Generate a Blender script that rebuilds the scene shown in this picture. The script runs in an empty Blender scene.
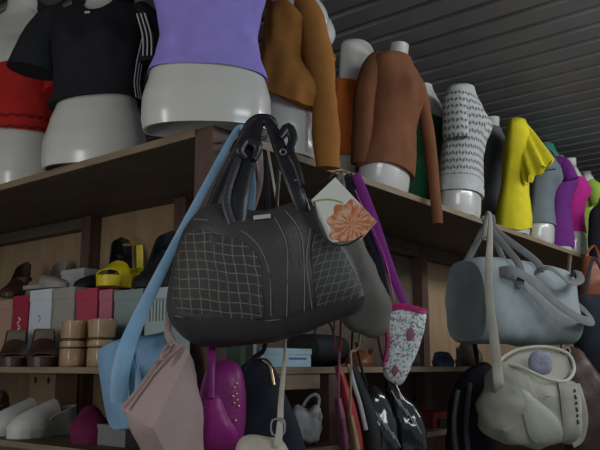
import bpy, bmesh, math, random
from mathutils import Vector, Matrix, noise
random.seed(7)
PI = math.pi
SC = bpy.context.scene
COL = SC.collection

# ---------------------------------------------------------------- camera
EYE, FP = 1.55, 733.0
PITCH = math.atan(140 / FP)
YAW = math.radians(-51.42)
cam = bpy.data.objects.new('camera', bpy.data.cameras.new('camera'))
COL.objects.link(cam)
cam.location = (0, 0, EYE)
cam.rotation_euler = (PI / 2 + PITCH, 0, YAW)
cam.data.sensor_width = 36
cam.data.lens = 36 * FP / 600
cam.data.clip_start = 0.05
SC.camera = cam

CP, SP = math.cos(PITCH), math.sin(PITCH)
RX, RY = math.cos(YAW), math.sin(YAW)
FX, FY = -math.sin(YAW), math.cos(YAW)


def W(r, f, z):
    return Vector((r * RX + f * FX, r * RY + f * FY, z))


# ---------------------------------------------------------------- world, light, exposure
wd = bpy.data.worlds.new('world')
SC.world = wd
wd.use_nodes = True
bg = wd.node_tree.nodes['Background']
bg.inputs['Color'].default_value = (0.86, 0.94, 1.0, 1)
bg.inputs['Strength'].default_value = 0.205


def area(name, loc, target, sx, sy, power, color):
    d = bpy.data.lights.new(name, 'AREA')
    d.shape = 'RECTANGLE'
    d.size, d.size_y = sx, sy
    d.energy = power
    d.color = color
    o = bpy.data.objects.new(name, d)
    COL.objects.link(o)
    o.location = loc
    o.rotation_euler = (Vector(target) - Vector(loc)).to_track_quat('-Z', 'Y').to_euler()
    return o


area('shop_front_daylight', W(1.9, -0.6, 2.75), W(0.3, 2.4, 1.9), 1.5, 0.6, 20, (0.88, 0.97, 1.0))  # unseen area lamp added behind the camera, stands in for assumed daylight from the right
area('doorway_daylight', W(-1.7, 0.5, 2.0), W(-0.2, 2.2, 2.3), 0.22, 1.5, 9, (1.0, 0.97, 0.92))  # added lamp for an assumed opening, unseen; tall shape gives upright highlights
area('aisle_tube_light', (3.6, -0.5, 2.78), (3.7, 1.4, 2.3), 2.6, 0.25, 24, (0.95, 0.98, 1.0))  # added fill lamp, unseen, brightens the far right of the row

SC.view_settings.view_transform = 'Standard'
SC.view_settings.look = 'None'
SC.view_settings.gamma = 1
SC.view_settings.use_curve_mapping = False
SC.view_settings.exposure = 0.16


# ---------------------------------------------------------------- geometry helpers
def PX(u, v, f):
    """photo point -> (right, height) on the vertical plane at forward distance f"""
    up = (225 - v) / FP
    s = f / (CP - SP * up)
    return (u - 300) / FP * s, EYE + (SP + CP * up) * s


def ray(u, v):
    up = (225 - v) / FP
    d = W((u - 300) / FP, CP - SP * up, SP + CP * up)
    return d


def on_x(u, v, x):
    d = ray(u, v)
    return d.y * x / d.x, EYE + d.z * x / d.x


def on_y(u, v, y):
    d = ray(u, v)
    return d.x * y / d.y, EYE + d.z * y / d.y


def smooth(pts, n=6, closed=False):
    out = []
    P = [Vector(p) for p in pts]
    m = len(P)
    segs = m if closed else m - 1
    for i in range(segs):
        if closed:
            a, b, c, d = P[(i - 1) % m], P[i], P[(i + 1) % m], P[(i + 2) % m]
        else:
            a, b, c, d = P[max(i - 1, 0)], P[i], P[i + 1], P[min(i + 2, m - 1)]
        for k in range(n):
            t = k / n
            out.append(0.5 * ((2 * b) + (c - a) * t + (2 * a - 5 * b + 4 * c - d) * t * t + (3 * b - a - 3 * c + d) * t ** 3))
    if not closed:
        out.append(P[-1].copy())
    return out


def lerp_tab(tab, t):
    """tab: sorted [(t, a, b, ...)] -> smooth interpolation"""
    if t <= tab[0][0]:
        return tab[0][1:]
    for i in range(len(tab) - 1):
        if t <= tab[i + 1][0]:
            a, b = tab[i], tab[i + 1]
            k = (t - a[0]) / (b[0] - a[0])
            k = k * k * (3 - 2 * k) * 0.5 + k * 0.5
            return tuple(x + (y - x) * k for x, y in zip(a[1:], b[1:]))
    return tab[-1][1:]


class MB:
    def __init__(s):
        s.v, s.f = [], []

    def add(s, vs, fs):
        o = len(s.v)
        s.v += [Vector(p) for p in vs]
        s.f += [[i + o for i in f] for f in fs]
        return s

    def box(s, c, d, rz=0, rx=0, ry=0):
        m = Matrix.Rotation(rz, 3, 'Z') @ Matrix.Rotation(ry, 3, 'Y') @ Matrix.Rotation(rx, 3, 'X')
        c = Vector(c)
        vs = [c + m @ Vector((x * d[0] / 2, y * d[1] / 2, z * d[2] / 2)) for x in (-1, 1) for y in (-1, 1) for z in (-1, 1)]
        return s.add(vs, [(0, 1, 3, 2), (4, 6, 7, 5), (0, 4, 5, 1), (2, 3, 7, 6), (0, 2, 6, 4), (1, 5, 7, 3)])

    def span(s, a, b):
        return s.box([(p + q) / 2 for p, q in zip(a, b)], [abs(q - p) for p, q in zip(a, b)])

    def loft(s, rings, cap0=True, cap1=True):
        n = len(rings[0])
        vs = [p for r in rings for p in r]
        fs = []
        for i in range(len(rings) - 1):
            for j in range(n):
                k = (j + 1) % n
                fs.append((i * n + j, i * n + k, (i + 1) * n + k, (i + 1) * n + j))
        if cap0:
            fs.append(tuple(reversed(range(n))))
        if cap1:
            fs.append(tuple((len(rings) - 1) * n + j for j in range(n)))
        return s.add(vs, fs)

    def sweep(s, pts, w, t=None, nrm=(0, 1, 0), n=10, sub=5, flat=False, closed=False):
        """strap or cord along pts. w, t half sizes (number or list); nrm = direction of the thin side"""
        m = len(pts)
        P = smooth(pts, sub, closed) if sub > 1 else [Vector(p) for p in pts]
        t = w if t is None else t

        def val(q, i):
            if isinstance(q, (int, float)):
                return q
            x = i / max(len(P) - 1, 1) * (len(q) - 1)
            k = min(int(x), len(q) - 2)
            return q[k] + (q[k + 1] - q[k]) * (x - k)
        rings = []
        N = Vector(nrm).normalized()
        last = None
        for i, p in enumerate(P):
            a = P[i - 1] if (i > 0 or closed) else P[i]
            b = P[(i + 1) % len(P)] if (i < len(P) - 1 or closed) else P[i]
            T = (b - a).normalized()
            X = T.cross(N)
            if X.length < 0.15:
                X = last.copy() if last is not None else T.cross(Vector((1, 0.01, 0)))
            X.normalize()
            if last is not None and X.dot(last) < 0:
                X = -X
            last = X
            Y = X.cross(T).normalized()
            r = []
            for k in range(n):
                an = 2 * PI * k / n
                ca, sa = math.cos(an), math.sin(an)
                if flat:
                    ca = math.copysign(abs(ca) ** 0.35, ca)
                    sa = math.copysign(abs(sa) ** 0.6, sa)
                r.append(p + X * ca * val(w, i) + Y * sa * val(t, i))
            rings.append(r)
        if closed:
            rings.append(rings[0])
            return s.loft(rings, False, False)
        return s.loft(rings)

    def lathe(s, prof, c=(0, 0, 0), n=24):
        c = Vector(c)
        return s.loft([[c + Vector((r * math.cos(2 * PI * k / n), r * math.sin(2 * PI * k / n), z)) for k in range(n)] for r, z in prof])

    def hull(s, pts):
        bm = bmesh.new()
        for p in pts:
            bm.verts.new(p)
        bmesh.ops.convex_hull(bm, input=bm.verts)
        bmesh.ops.delete(bm, geom=[v for v in bm.verts if not v.link_faces], context='VERTS')
        bm.verts.index_update()
        s.add([v.co.copy() for v in bm.verts], [[v.index for v in f.verts] for f in bm.faces])
        bm.free()
        return s

    def build(s, name, m, parent=None, sm=True, bevel=0, wr=None, subd=0, weld=False, seg=2):
        me = bpy.data.meshes.new(name)
        bm = bmesh.new()
        vs = [bm.verts.new(p) for p in s.v]
        for f in s.f:
            ff = []
            for i in f:
                if not ff or vs[i] is not ff[-1]:
                    ff.append(vs[i])
            try:
                bm.faces.new(ff)
            except ValueError:
                pass
        if weld:
            bmesh.ops.remove_doubles(bm, verts=bm.verts, dist=1e-5)
        if bevel:
            bmesh.ops.bevel(bm, geom=[e for e in bm.edges if len(e.link_faces) == 2 and e.calc_face_angle(0) > 0.35], offset=bevel, segments=seg, affect='EDGES', profile=0.6)
        if subd:
            bmesh.ops.triangulate(bm, faces=[f for f in bm.faces if len(f.verts) > 4])
            bmesh.ops.subdivide_edges(bm, edges=bm.edges, cuts=subd, use_grid_fill=True, smooth=0.0)
        bmesh.ops.recalc_face_normals(bm, faces=bm.faces)
        if wr:
            bm.normal_update()
            amp, sc = wr[0], wr[1]
            st = wr[2] if len(wr) > 2 else (1, 1, 1)
            for v in bm.verts:
                q = Vector((v.co.x * sc * st[0], v.co.y * sc * st[1], v.co.z * sc * st[2])) + Vector((hash(name) % 7, 3.1, 1.7)) * 0
                d = noise.noise(q) + 0.5 * noise.noise(q * 2.1)
                v.co += v.normal * d * amp
        bm.to_mesh(me)
        bm.free()
        if sm:
            for p in me.polygons:
                p.use_smooth = True
            try:
                me.set_sharp_from_angle(angle=math.radians(40 if bevel or not subd else 60))
            except Exception:
                pass
        me.materials.append(m)
        o = bpy.data.objects.new(name, me)
        COL.objects.link(o)
        if parent:
            o.parent = parent
        return o


def thing(name, label, cat, loc=(0, 0, 0), rz=0.0, group=None):
    o = bpy.data.objects.new(name, None)
    o.empty_display_size = 0.05
    COL.objects.link(o)
    o.location = loc
    o.rotation_euler = (0, 0, rz)
    o['label'] = label
    o['category'] = cat
    if group:
        o['group'] = group
    return o


def struct(o):
    o['kind'] = 'structure'
    return o


class Hang:
    """frame of a thing in front of the shelf: local x = right, y = away from the aisle, z up"""

    def __init__(s, name, label, cat, u, v, f, rz=0.0, group=None):
        s.r, s.z = PX(u, v, f)
        s.f = f
        s.o = thing(name, label, cat, W(s.r, f, s.z), YAW + rz, group)
        s.rz = rz

    def p(s, u, v, df=0.0):
        r, z = PX(u, v, s.f + df)
        d = Vector((r - s.r, df, z - s.z))
        return Matrix.Rotation(-s.rz, 3, 'Z') @ d if s.rz else d

    def path(s, pts):
        return [s.p(*q) for q in pts]


class Puff:
    """soft body from an outline (x, z) with real thickness, fuller in the middle"""

    def __init__(s, outline, thick, y=0.0, n=4, pw=3.0, pm=2.0, skew=None, c=None):
        s.ol = smooth([(p[0], 0, p[2]) for p in outline], n, True)
        s.t = thick / 2
        s.y = y
        s.pw, s.pm = pw, pm
        s.skew = skew or (lambda x, z: 0.0)
        s.c = Vector(c) if c else sum(s.ol, Vector()) / len(s.ol)

    def prof(s, t):
        return s.t * max(0.0, 1 - t ** s.pw) ** (1 / s.pm)

    def tt(s, x, z):
        d = Vector((x, 0, z)) - s.c
        if d.length < 1e-6:
            return 0.0
        m = len(s.ol)
        best = 0.0
        for i in range(m):
            a, b = s.ol[i] - s.c, s.ol[(i + 1) % m] - s.c
            e = b - a
            den = d.x * e.z - d.z * e.x
            if abs(den) < 1e-12:
                continue
            k = (a.x * e.z - a.z * e.x) / den
            q = (a.x * d.z - a.z * d.x) / den
            if k > 0 and -1e-6 <= q <= 1 + 1e-6:
                best = max(best, 1 / k)
        return min(best, 1.0)

    def front(s, x, z):
        return s.y - s.prof(s.tt(x, z)) + s.skew(x, z)

    def mesh(s, rings=9):
        mb = MB()
        ts = [math.sin(PI / 2 * i / rings) for i in range(1, rings + 1)]
        N = len(s.ol)

        def ring(t, sg):
            r = []
            for p in s.ol:
                q = s.c + (p - s.c) * t
                r.append(Vector((q.x, s.y + sg * s.prof(t) + s.skew(q.x, q.z), q.z)))
            return r
        rs = [ring(t, -1) for t in ts] + [ring(t, 1) for t in reversed(ts[:-1])]
        cf = Vector((s.c.x, s.y - s.prof(0) + s.skew(s.c.x, s.c.z), s.c.z))
        cb = Vector((s.c.x, s.y + s.prof(0) + s.skew(s.c.x, s.c.z), s.c.z))
        mb.loft(rs, False, False)
        o = len(mb.v)
        mb.v += [cf, cb]
        L = (len(rs) - 1) * N
        for j in range(N):
            k = (j + 1) % N
            mb.f.append([o, k, j])
            mb.f.append([o + 1, L + j, L + k])
        return mb

    def patch(s, outline, lift=0.004, bulge=0.004, n=4, rings=6):
        ol = smooth([(p[0], 0, p[2]) for p in outline], n, True)
        c = sum(ol, Vector()) / len(ol)
        mb = MB()
        rs = []
        for t, l in [(1.0, -0.006), (1.0, lift * 0.7)] + [(1 - (i / rings), lift + bulge * (1 - (1 - i / rings) ** 4)) for i in range(0, rings)]:
            r = []
            for p in ol:
                q = c + (p - c) * (t if l > 0 else 1.0)
                r.append(Vector((q.x, s.front(q.x, q.z) - l, q.z)))
            rs.append(r)
        mb.loft(rs, True, True)
        return mb

    def line(s, pts, r=0.0015, lift=0.001, mb=None, sub=5):
        P = smooth([(p[0], 0, p[2]) for p in pts], sub)
        return (mb or MB()).sweep([(p.x, s.front(p.x, p.z) - lift, p.z) for p in P], r, sub=1, n=6)


def grid_loft(sx, sy, sz, n=32, ex=2.6, rows=14, endpow=3.0):
    """soft box along x: half sizes"""
    rings = []
    for i in range(rows + 1):
        a = -1 + 2 * i / rows
        a = math.copysign(abs(a) ** 0.8, a)
        k = max(0.02, 1 - abs(a) ** (endpow * 2)) ** 0.28
        k = 0.55 + 0.45 * k if abs(a) < 1 else 0.5
        r = []
        for j in range(n):
            an = 2 * PI * j / n
            c, s_ = math.cos(an), math.sin(an)
            r.append(Vector((a * sx, math.copysign(abs(c) ** (2 / ex), c) * sy * k, math.copysign(abs(s_) ** (2 / ex), s_) * sz * k)))
        rings.append(r)
    return MB().loft(rings)


# ---------------------------------------------------------------- materials
MATS = {}


def mat(name, col, rough=0.6, spec=0.4, bump=None, var=None, coat=0.0, metal=0.0, sheen=0.0, alpha=None, pattern=None):
    if name in MATS:
        return MATS[name]
    m = bpy.data.materials.new(name)
    m.use_nodes = True
    nt = m.node_tree
    b = nt.nodes['Principled BSDF']
    b.inputs['Base Color'].default_value = (*col, 1)
    b.inputs['Roughness'].default_value = rough
    b.inputs['Specular IOR Level'].default_value = spec
    b.inputs['Coat Weight'].default_value = coat
    b.inputs['Coat Roughness'].default_value = 0.15
    b.inputs['Metallic'].default_value = metal
    b.inputs['Sheen Weight'].default_value = sheen
    tc = nt.nodes.new('ShaderNodeTexCoord')
    if pattern:
        pattern(nt, b, tc)
    elif var:
        amt, sc = var[0], var[1]
        st = var[2] if len(var) > 2 else (1, 1, 1)
        mp = nt.nodes.new('ShaderNodeMapping')
        mp.inputs['Scale'].default_value = st
        no = nt.nodes.new('ShaderNodeTexNoise')
        no.inputs['Scale'].default_value = sc
        no.inputs['Detail'].default_value = 4
        nt.links.new(tc.outputs['Object'], mp.inputs['Vector'])
        nt.links.new(mp.outputs['Vector'], no.inputs['Vector'])
        rp = nt.nodes.new('ShaderNodeValToRGB')
        rp.color_ramp.elements[0].position = 0.3
        rp.color_ramp.elements[1].position = 0.7
        rp.color_ramp.elements[0].color = (*[c * (1 - amt) for c in col], 1)
        rp.color_ramp.elements[1].color = (*[min(1, c * (1 + amt)) for c in col], 1)
        nt.links.new(no.outputs['Fac'], rp.inputs['Fac'])
        nt.links.new(rp.outputs['Color'], b.inputs['Base Color'])
    if bump:
        n2 = nt.nodes.new('ShaderNodeTexNoise')
        n2.inputs['Scale'].default_value = bump[0]
        n2.inputs['Detail'].default_value = 3
        nt.links.new(tc.outputs['Object'], n2.inputs['Vector'])
        bp = nt.nodes.new('ShaderNodeBump')
        bp.inputs['Strength'].default_value = bump[1]
        bp.inputs['Distance'].default_value = 0.004
        nt.links.new(n2.outputs['Fac'], bp.inputs['Height'])
        nt.links.new(bp.outputs['Normal'], b.inputs['Normal'])
    if alpha is not None:
        b.inputs['Alpha'].default_value = alpha
    MATS[name] = m
    return m


def nd(nt, kind, **kw):
    n = nt.nodes.new(kind)
    for k, v in kw.items():
        setattr(n, k, v)
    return n


def mth(nt, op, a, b=None):
    n = nt.nodes.new('ShaderNodeMath')
    n.operation = op
    for i, q in enumerate((a, b)):
        if q is None:
            continue
        if isinstance(q, (int, float)):
            n.inputs[i].default_value = q
        else:
            nt.links.new(q, n.inputs[i])
    return n.outputs[0]


def mixc(nt, fac, c1, c2):
    n = nt.nodes.new('ShaderNodeMix')
    n.data_type = 'RGBA'
    nt.links.new(fac, n.inputs[0])
    for idx, c in ((6, c1), (7, c2)):
        if isinstance(c, tuple):
            n.inputs[idx].default_value = (*c, 1)
        else:
            nt.links.new(c, n.inputs[idx])
    return n.outputs[2]


def pat_grid(base, line, size, skew=0.12, width=0.1):
    def f(nt, b, tc):
        no = nd(nt, 'ShaderNodeTexNoise')
        no.inputs['Scale'].default_value = 9
        nt.links.new(tc.outputs['Object'], no.inputs['Vector'])
        sp = nd(nt, 'ShaderNodeSeparateXYZ')
        nt.links.new(tc.outputs['Object'], sp.inputs[0])
        wob = mth(nt, 'MULTIPLY', mth(nt, 'SUBTRACT', no.outputs['Fac'], 0.5), 0.022)
        x = mth(nt, 'ADD', sp.outputs[0], mth(nt, 'ADD', mth(nt, 'MULTIPLY', sp.outputs[2], skew), wob))
        z = mth(nt, 'ADD', sp.outputs[2], mth(nt, 'ADD', mth(nt, 'MULTIPLY', sp.outputs[0], skew), wob))
        fs = []
        for q in (x, z):
            fr = mth(nt, 'FRACT', mth(nt, 'ADD', mth(nt, 'DIVIDE', q, size), 50.0))
            fs.append(mth(nt, 'LESS_THAN', fr, width))
        fac = mth(nt, 'MAXIMUM', fs[0], fs[1])
        no2 = nd(nt, 'ShaderNodeTexNoise')
        no2.inputs['Scale'].default_value = 60
        nt.links.new(tc.outputs['Object'], no2.inputs['Vector'])
        fac = mth(nt, 'MULTIPLY', fac, mth(nt, 'ADD', no2.outputs['Fac'], 0.2))
        nt.links.new(mixc(nt, fac, base, line), b.inputs['Base Color'])
    return f


def pat_knit(c1, c2):
    def f(nt, b, tc):
        sp = nd(nt, 'ShaderNodeSeparateXYZ')
        nt.links.new(tc.outputs['Object'], sp.inputs[0])
        an = mth(nt, 'ARCTAN2', sp.outputs[1], sp.outputs[0])
        zig = mth(nt, 'PINGPONG', mth(nt, 'MULTIPLY', an, 5.6), 0.5)
        z = mth(nt, 'ADD', mth(nt, 'MULTIPLY', sp.outputs[2], 31.0), mth(nt, 'MULTIPLY', zig, 0.55))
        fr = mth(nt, 'FRACT', z)
        f1 = mth(nt, 'LESS_THAN', fr, 0.42)
        dots = mth(nt, 'LESS_THAN', mth(nt, 'FRACT', mth(nt, 'MULTIPLY', an, 11.2)), 0.72)
        fac = mth(nt, 'MULTIPLY', mth(nt, 'MULTIPLY', f1, dots), 0.85)
        fac = mth(nt, 'MULTIPLY', fac, mth(nt, 'GREATER_THAN', sp.outputs[2], 0.165))
        fac = mth(nt, 'MULTIPLY', fac, mth(nt, 'LESS_THAN', sp.outputs[2], 0.535))
        nt.links.new(mixc(nt, fac, c1, c2), b.inputs['Base Color'])
    return f


def pat_speck(cols, sc):
    def f(nt, b, tc):
        vo = nd(nt, 'ShaderNodeTexVoronoi')
        vo.inputs['Scale'].default_value = sc
        nt.links.new(tc.outputs['Object'], vo.inputs['Vector'])
        sp = nd(nt, 'ShaderNodeSeparateColor')
        nt.links.new(vo.outputs['Color'], sp.inputs[0])
        rp = nd(nt, 'ShaderNodeValToRGB')
        rp.color_ramp.interpolation = 'CONSTANT'
        el = rp.color_ramp.elements
        while len(el) < len(cols):
            el.new(0.5)
        x = 0
        for e, (c, w_) in zip(el, cols):
            e.position = x
            e.color = (*c, 1)
            x += w_
        nt.links.new(sp.outputs[0], rp.inputs['Fac'])
        nt.links.new(rp.outputs['Color'], b.inputs['Base Color'])
    return f


def pat_wood(c1, c2, st=(1, 1, 14), sc=3.0):
    def f(nt, b, tc):
        mp = nd(nt, 'ShaderNodeMapping')
        mp.inputs['Scale'].default_value = st
        nt.links.new(tc.outputs['Object'], mp.inputs['Vector'])
        no = nd(nt, 'ShaderNodeTexNoise')
        no.inputs['Scale'].default_value = sc
        no.inputs['Detail'].default_value = 6
        no.inputs['Distortion'].default_value = 0.6
        nt.links.new(mp.outputs['Vector'], no.inputs['Vector'])
        rp = nd(nt, 'ShaderNodeValToRGB')
        rp.color_ramp.elements[0].position = 0.3
        rp.color_ramp.elements[1].position = 0.72
        rp.color_ramp.elements[0].color = (*c1, 1)
        rp.color_ramp.elements[1].color = (*c2, 1)
        nt.links.new(no.outputs['Fac'], rp.inputs['Fac'])
        nt.links.new(rp.outputs['Color'], b.inputs['Base Color'])
    return f


def cloth(name, col, rough=0.85):
    return mat(name, col, rough, 0.2, bump=(260, 0.25), var=(0.10, 16), sheen=0.0)


def leather(name, col, rough=0.42, coat=0.0):
    return mat(name, col, rough, 0.4, bump=(140, 0.25), var=(0.10, 20), coat=coat)


M_plywood = mat('plywood_panel', (.5, .35, .2), .7, .25, pattern=pat_wood((.29, .19, .11), (.38, .265, .16), (3, 3, 0.6), 6))
M_board = mat('shelf_board_wood', (.2, .15, .1), .65, .3, pattern=pat_wood((.085, .062, .043), (.13, .098, .068), (2.2, .7, 4), 5))
M_edge = mat('board_edge_wood', (.4, .3, .2), .6, .3, pattern=pat_wood((.20, .145, .095), (.28, .21, .14), (1, 1, 8), 6))
M_post = mat('dark_post_wood', (.09, .05, .04), .6, .35, pattern=pat_wood((.075, .04, .03), (.12, .068, .052), (9, 9, .7), 4))
M_maroon = mat('maroon_panel', (.09, .04, .03), .6, .3, pattern=pat_wood((.07, .03, .024), (.11, .05, .038), (2, 2, .8), 5))
M_roof = mat('roof_sheet', (.21, .20, .205), .5, .4, var=(.12, 2.0))
M_floor = mat('floor_cement', (.28, .27, .25), .8, .2, var=(.15, 3), bump=(30, .3))
M_wall = mat('market_wall', (.16, .15, .14), .9, .1, var=(.12, 4))
M_plastic = mat('mannequin_plastic', (.56, .55, .52), .22, .5, coat=.3, var=(.03, 5))
M_steel = mat('steel', (.55, .55, .56), .3, .5, metal=1.0)
M_gold = mat('gold_metal', (.75, .58, .3), .3, .5, metal=1.0)
M_black = leather('black_leather', (.022, .022, .026))
M_darkcl = cloth('black_cloth', (.012, .013, .018))

# ---------------------------------------------------------------- the place: floor, roof, walls
struct(MB().span((-3, -3, -.1), (9, 9, 0)).build('floor', M_floor, sm=False))
X0, Y0 = 1.3035, 1.3325            # outer corner of the shelving
ZT = EYE + .605                    # underside of the top board
ROOF = 2.96
rf = MB()
prof = []
x = -1.0
while x < 9.0:
    prof += [(x, 0.0), (x + .103, 0.0), (x + .115, .028), (x + .138, .028)]
    x += .15
for (xa, za), (xb, zb) in zip(prof[:-1], prof[1:]):
    rf.add([(xa, -1, ROOF + za), (xb, -1, ROOF + zb), (xb, 9, ROOF + zb), (xa, 9, ROOF + za),
            (xa, -1, ROOF + za + .006), (xb, -1, ROOF + zb + .006), (xb, 9, ROOF + zb + .006), (xa, 9, ROOF + za + .006)],
           [(0, 1, 2, 3), (7, 6, 5, 4)])
struct(rf.build('ceiling', M_roof, sm=False))
struct(MB().span((8.9, -3, 0), (9.0, 9, ROOF + .03)).build('wall_right', M_wall, sm=False))
struct(MB().span((-3, 8.9, 0), (8.9, 9.0, ROOF + .03)).build('wall_back', M_wall, sm=False))

# ---------------------------------------------------------------- shelving
shelf = thing('shelving_unit', 'long wooden corner shelving with plywood back and dark posts', 'shelf', (X0, Y0, 0))
OFF = Vector((-X0, -Y0, 0))


def sh(name, a, b, m, bevel=.002):
    a, b = Vector(a) + OFF, Vector(b) + OFF
    return MB().span(a, b).build(name, m, shelf, bevel=bevel)


DL, DR, BT = .53, .55, .02
XE, YE = 7.0, 6.0
Z2 = EYE - .006                    # top of the middle shelf
Z3 = EYE - .235                    # top of the low shelf
sh('shelf_board', (X0 + .006, Y0 + .006, ZT), (X0 + DL, YE, ZT + BT), M_board)
sh('shelf_board', (X0 + DL, Y0 + .006, ZT), (XE, Y0 + DR, ZT + BT), M_board)
sh('front_edging', (X0, Y0 + .07, ZT - .001), (X0 + .006, YE, ZT + BT + .001), M_edge)
sh('front_edging', (X0 + .07, Y0, ZT - .001), (XE, Y0 + .006, ZT + BT + .001), M_edge)
for z in (Z2, Z3):
    sh('shelf_board', (X0 + .006, Y0 + .006, z - .018), (X0 + DL, YE, z), M_board)
    sh('shelf_board', (X0 + DL, Y0 + .006, z - .018), (XE, Y0 + DR, z), M_board)
    sh('front_edging', (X0, Y0 + .07, z - .018), (X0 + .006, YE, z), M_edge)
    sh('front_edging', (X0 + .07, Y0, z - .018), (XE, Y0 + .006, z), M_edge)
sh('back_panel', (X0 + DL, Y0 + DR + .012, .05), (X0 + DL + .012, YE, ZT), M_plywood)
XP = on_y(421, 300, Y0 + DR - .03)[0]
sh('back_panel', (XP, Y0 + DR, Z2), (XE, Y0 + DR + .012, ZT), M_plywood)
sh('back_panel', (X0 + DL, Y0 + DR, Z2), (XP, Y0 + DR + .012, ZT), M_board)  # darker wood left of the post, the bay's dimness put into the colour
sh('back_panel', (X0 + DL, Y0 + DR, .05), (XE, Y0 + DR + .012, Z2 - .018), M_maroon)
sh('corner_post', (X0 - .008, Y0 - .008, .001), (X0 + .058, Y0 + .058, ZT - .0005), M_post, .004)
ypost = on_x(90, 250, X0 + DL - .03)[0]
sh('post', (X0 + DL - .055, ypost - .03, .001), (X0 + DL - .001, ypost + .03, ZT), M_post, .003)
y2 = on_x(184, 230, X0 + DL - .03)[0]
sh('post', (X0 + DL - .055, y2 - .03, .001), (X0 + DL - .001, y2 + .03, ZT), M_post, .003)
sh('beam', (X0 + DL - .05, ypost + .03, ZT - .045), (X0 + DL - .001, YE, ZT), M_board)
sh('beam', (X0 + DL, Y0 + DR - .05, ZT - .065), (XE, Y0 + DR - .001, ZT), M_board)
xp = on_y(421, 300, Y0 + DR - .03)[0]
sh('post', (xp - .03, Y0 + DR - .056, .001), (xp + .03, Y0 + DR - .001, ZT), M_post, .003)
xa, xb = on_y(268, 375, Y0)[0], on_y(322, 375, Y0)[0]
sh('apron', (xa, Y0 + .008, Z2 - .062), (xb, Y0 + .03, Z2 - .018), M_edge)
xq = on_y(328, 400, Y0 + .03)[0]
sh('post', (xq - .025, Y0 + .008, .001), (xq + .025, Y0 + .06, Z2 - .018), M_post, .003)


def hook(tip, base):
    """bent steel hook fixed to the shelf edge"""
    t, b = Vector(tip), Vector(base)
    o = Vector((X0, Y0, 0))
    mid = b.lerp(t, .5)
    pts = [b - o, mid - o, t - o + Vector((0, 0, -.004)), t - o + (t - b).normalized() * .012 + Vector((0, 0, .014))]
    return MB().sweep(pts, .0035, n=8).build('hook', M_steel, shelf)


# ---------------------------------------------------------------- mannequins
TAB = [(0, .160, .104, 0), (.03, .166, .108, 0), (.09, .166, .106, 0), (.16, .150, .094, 0), (.22, .131, .082, 0), (.28, .122, .077, 0),
       (.34, .130, .083, -.003), (.40, .144, .092, -.006), (.46, .154, .088, -.003), (.51, .166, .074, 0), (.545, .165, .060, .004),
       (.566, .142, .051, .007), (.582, .098, .047, .009), (.594, .060, .047, .010), (.61, .050, .046, .010), (.645, .049, .045, .010)]
ZMAX = .645


LEAN = 0.0


def tpt(z, an, off=0.0, kx=1.0):
    hw, hd, yo = lerp_tab(TAB, z)
    c, s_ = math.cos(an), math.sin(an)
    ex = 2.35
    d = hd if s_ < 0 else hd * .5
    x = math.copysign(abs(c) ** (2 / ex), c) * (hw * kx + off)
    y = math.copysign(abs(s_) ** (2 / ex), s_) * (d + off) + yo
    if s_ < 0:
        for sx in (-1, 1):
            g = math.exp(-((x / kx - sx * .07) / .045) ** 2 - ((z - .425) / .052) ** 2)
            y -= .032 * g * (-s_)
    return Vector((x, y - LEAN * z, z))


N_T = 44


def torso(parent, kx, ztop=.645):
    mb = MB()
    zs = [0, .004, .015] + [.03 + i * ((ztop - .03) / 40) for i in range(41)]
    rings = [[tpt(z, 2 * PI * k / N_T, 0, kx) for k in range(N_T)] for z in zs]
    cy = sum(p.y for p in rings[-1]) / N_T
    neck_in = [Vector((p.x * .8, (p.y - cy) * .8 + cy, p.z - .004)) for p in rings[-1]]
    base1 = [Vector((p.x * .955, p.y * .94, 0)) for p in rings[0]]
    base2 = [Vector((p.x * .90, p.y * .88, .09)) for p in rings[0]]
    return mb.loft([base2, base1] + rings + [neck_in]).build('torso', M_plastic, parent)


def shirt(parent, name, m, hem, top, kx, off=.008, flare=0.0, wr=(.006, 9), rows=26, blouse=0.0):
    fh = hem if callable(hem) else (lambda a: hem)
    ft = top if callable(top) else (lambda a: top)
    rings = []
    for i in range(rows + 1):
        t = i / rows
        r = []
        for k in range(N_T * 2):
            a = PI * k / N_T
            z = fh(a) + (ft(a) - fh(a)) * t
            o = off + flare * (1 - t) ** 2 + blouse * math.sin(PI * min(1, t * 1.6)) * (1 if t < .625 else 0)
            p = tpt(z, a, o, kx)
            d = noise.noise(Vector((p.x * wr[1] + kx * 31, p.y * wr[1], p.z * wr[1] * .55))) + .5 * noise.noise(Vector((p.x * wr[1] * 2.3, p.y * wr[1] * 2.3 + hem_seed(name, parent), p.z * wr[1] * 1.2)))
            r.append(tpt(z, a, max(.0035, o + d * wr[0]), kx))
        rings.append(r)
    inner0 = [tpt(fh(PI * k / N_T) + .004, PI * k / N_T, .0015, kx) for k in range(N_T * 2)]
    inner1 = [tpt(ft(PI * k / N_T) - .003, PI * k / N_T, .0008, kx) for k in range(N_T * 2)]
    return MB().loft([inner0] + rings + [inner1], False, False).build(name, m, parent)


def hem_seed(name, parent):
    return (len(parent.name) * 1.7 + sum(ord(c) for c in parent.name) * .13) % 9


def sleeve(parent, m, pts, w, t, name='sleeve', nrm=(0, 1, 0), wr=(.004, 14)):
    return MB().sweep(pts, w, t, nrm=nrm, n=20, sub=7).build(name, m, parent, wr=wr)


def man(label, x, y, rz, kx=1.0, s=1.0, z=ZT + BT + .0015, group='mannequins on the top shelf', lean=0.0, ztop=.645):
    global LEAN
    LEAN = lean
    o = thing('mannequin', label, 'mannequin', (x, y, z), math.radians(rz), group)
    o.scale = (s, s, s)
    torso(o, kx, ztop)
    return o


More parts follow.
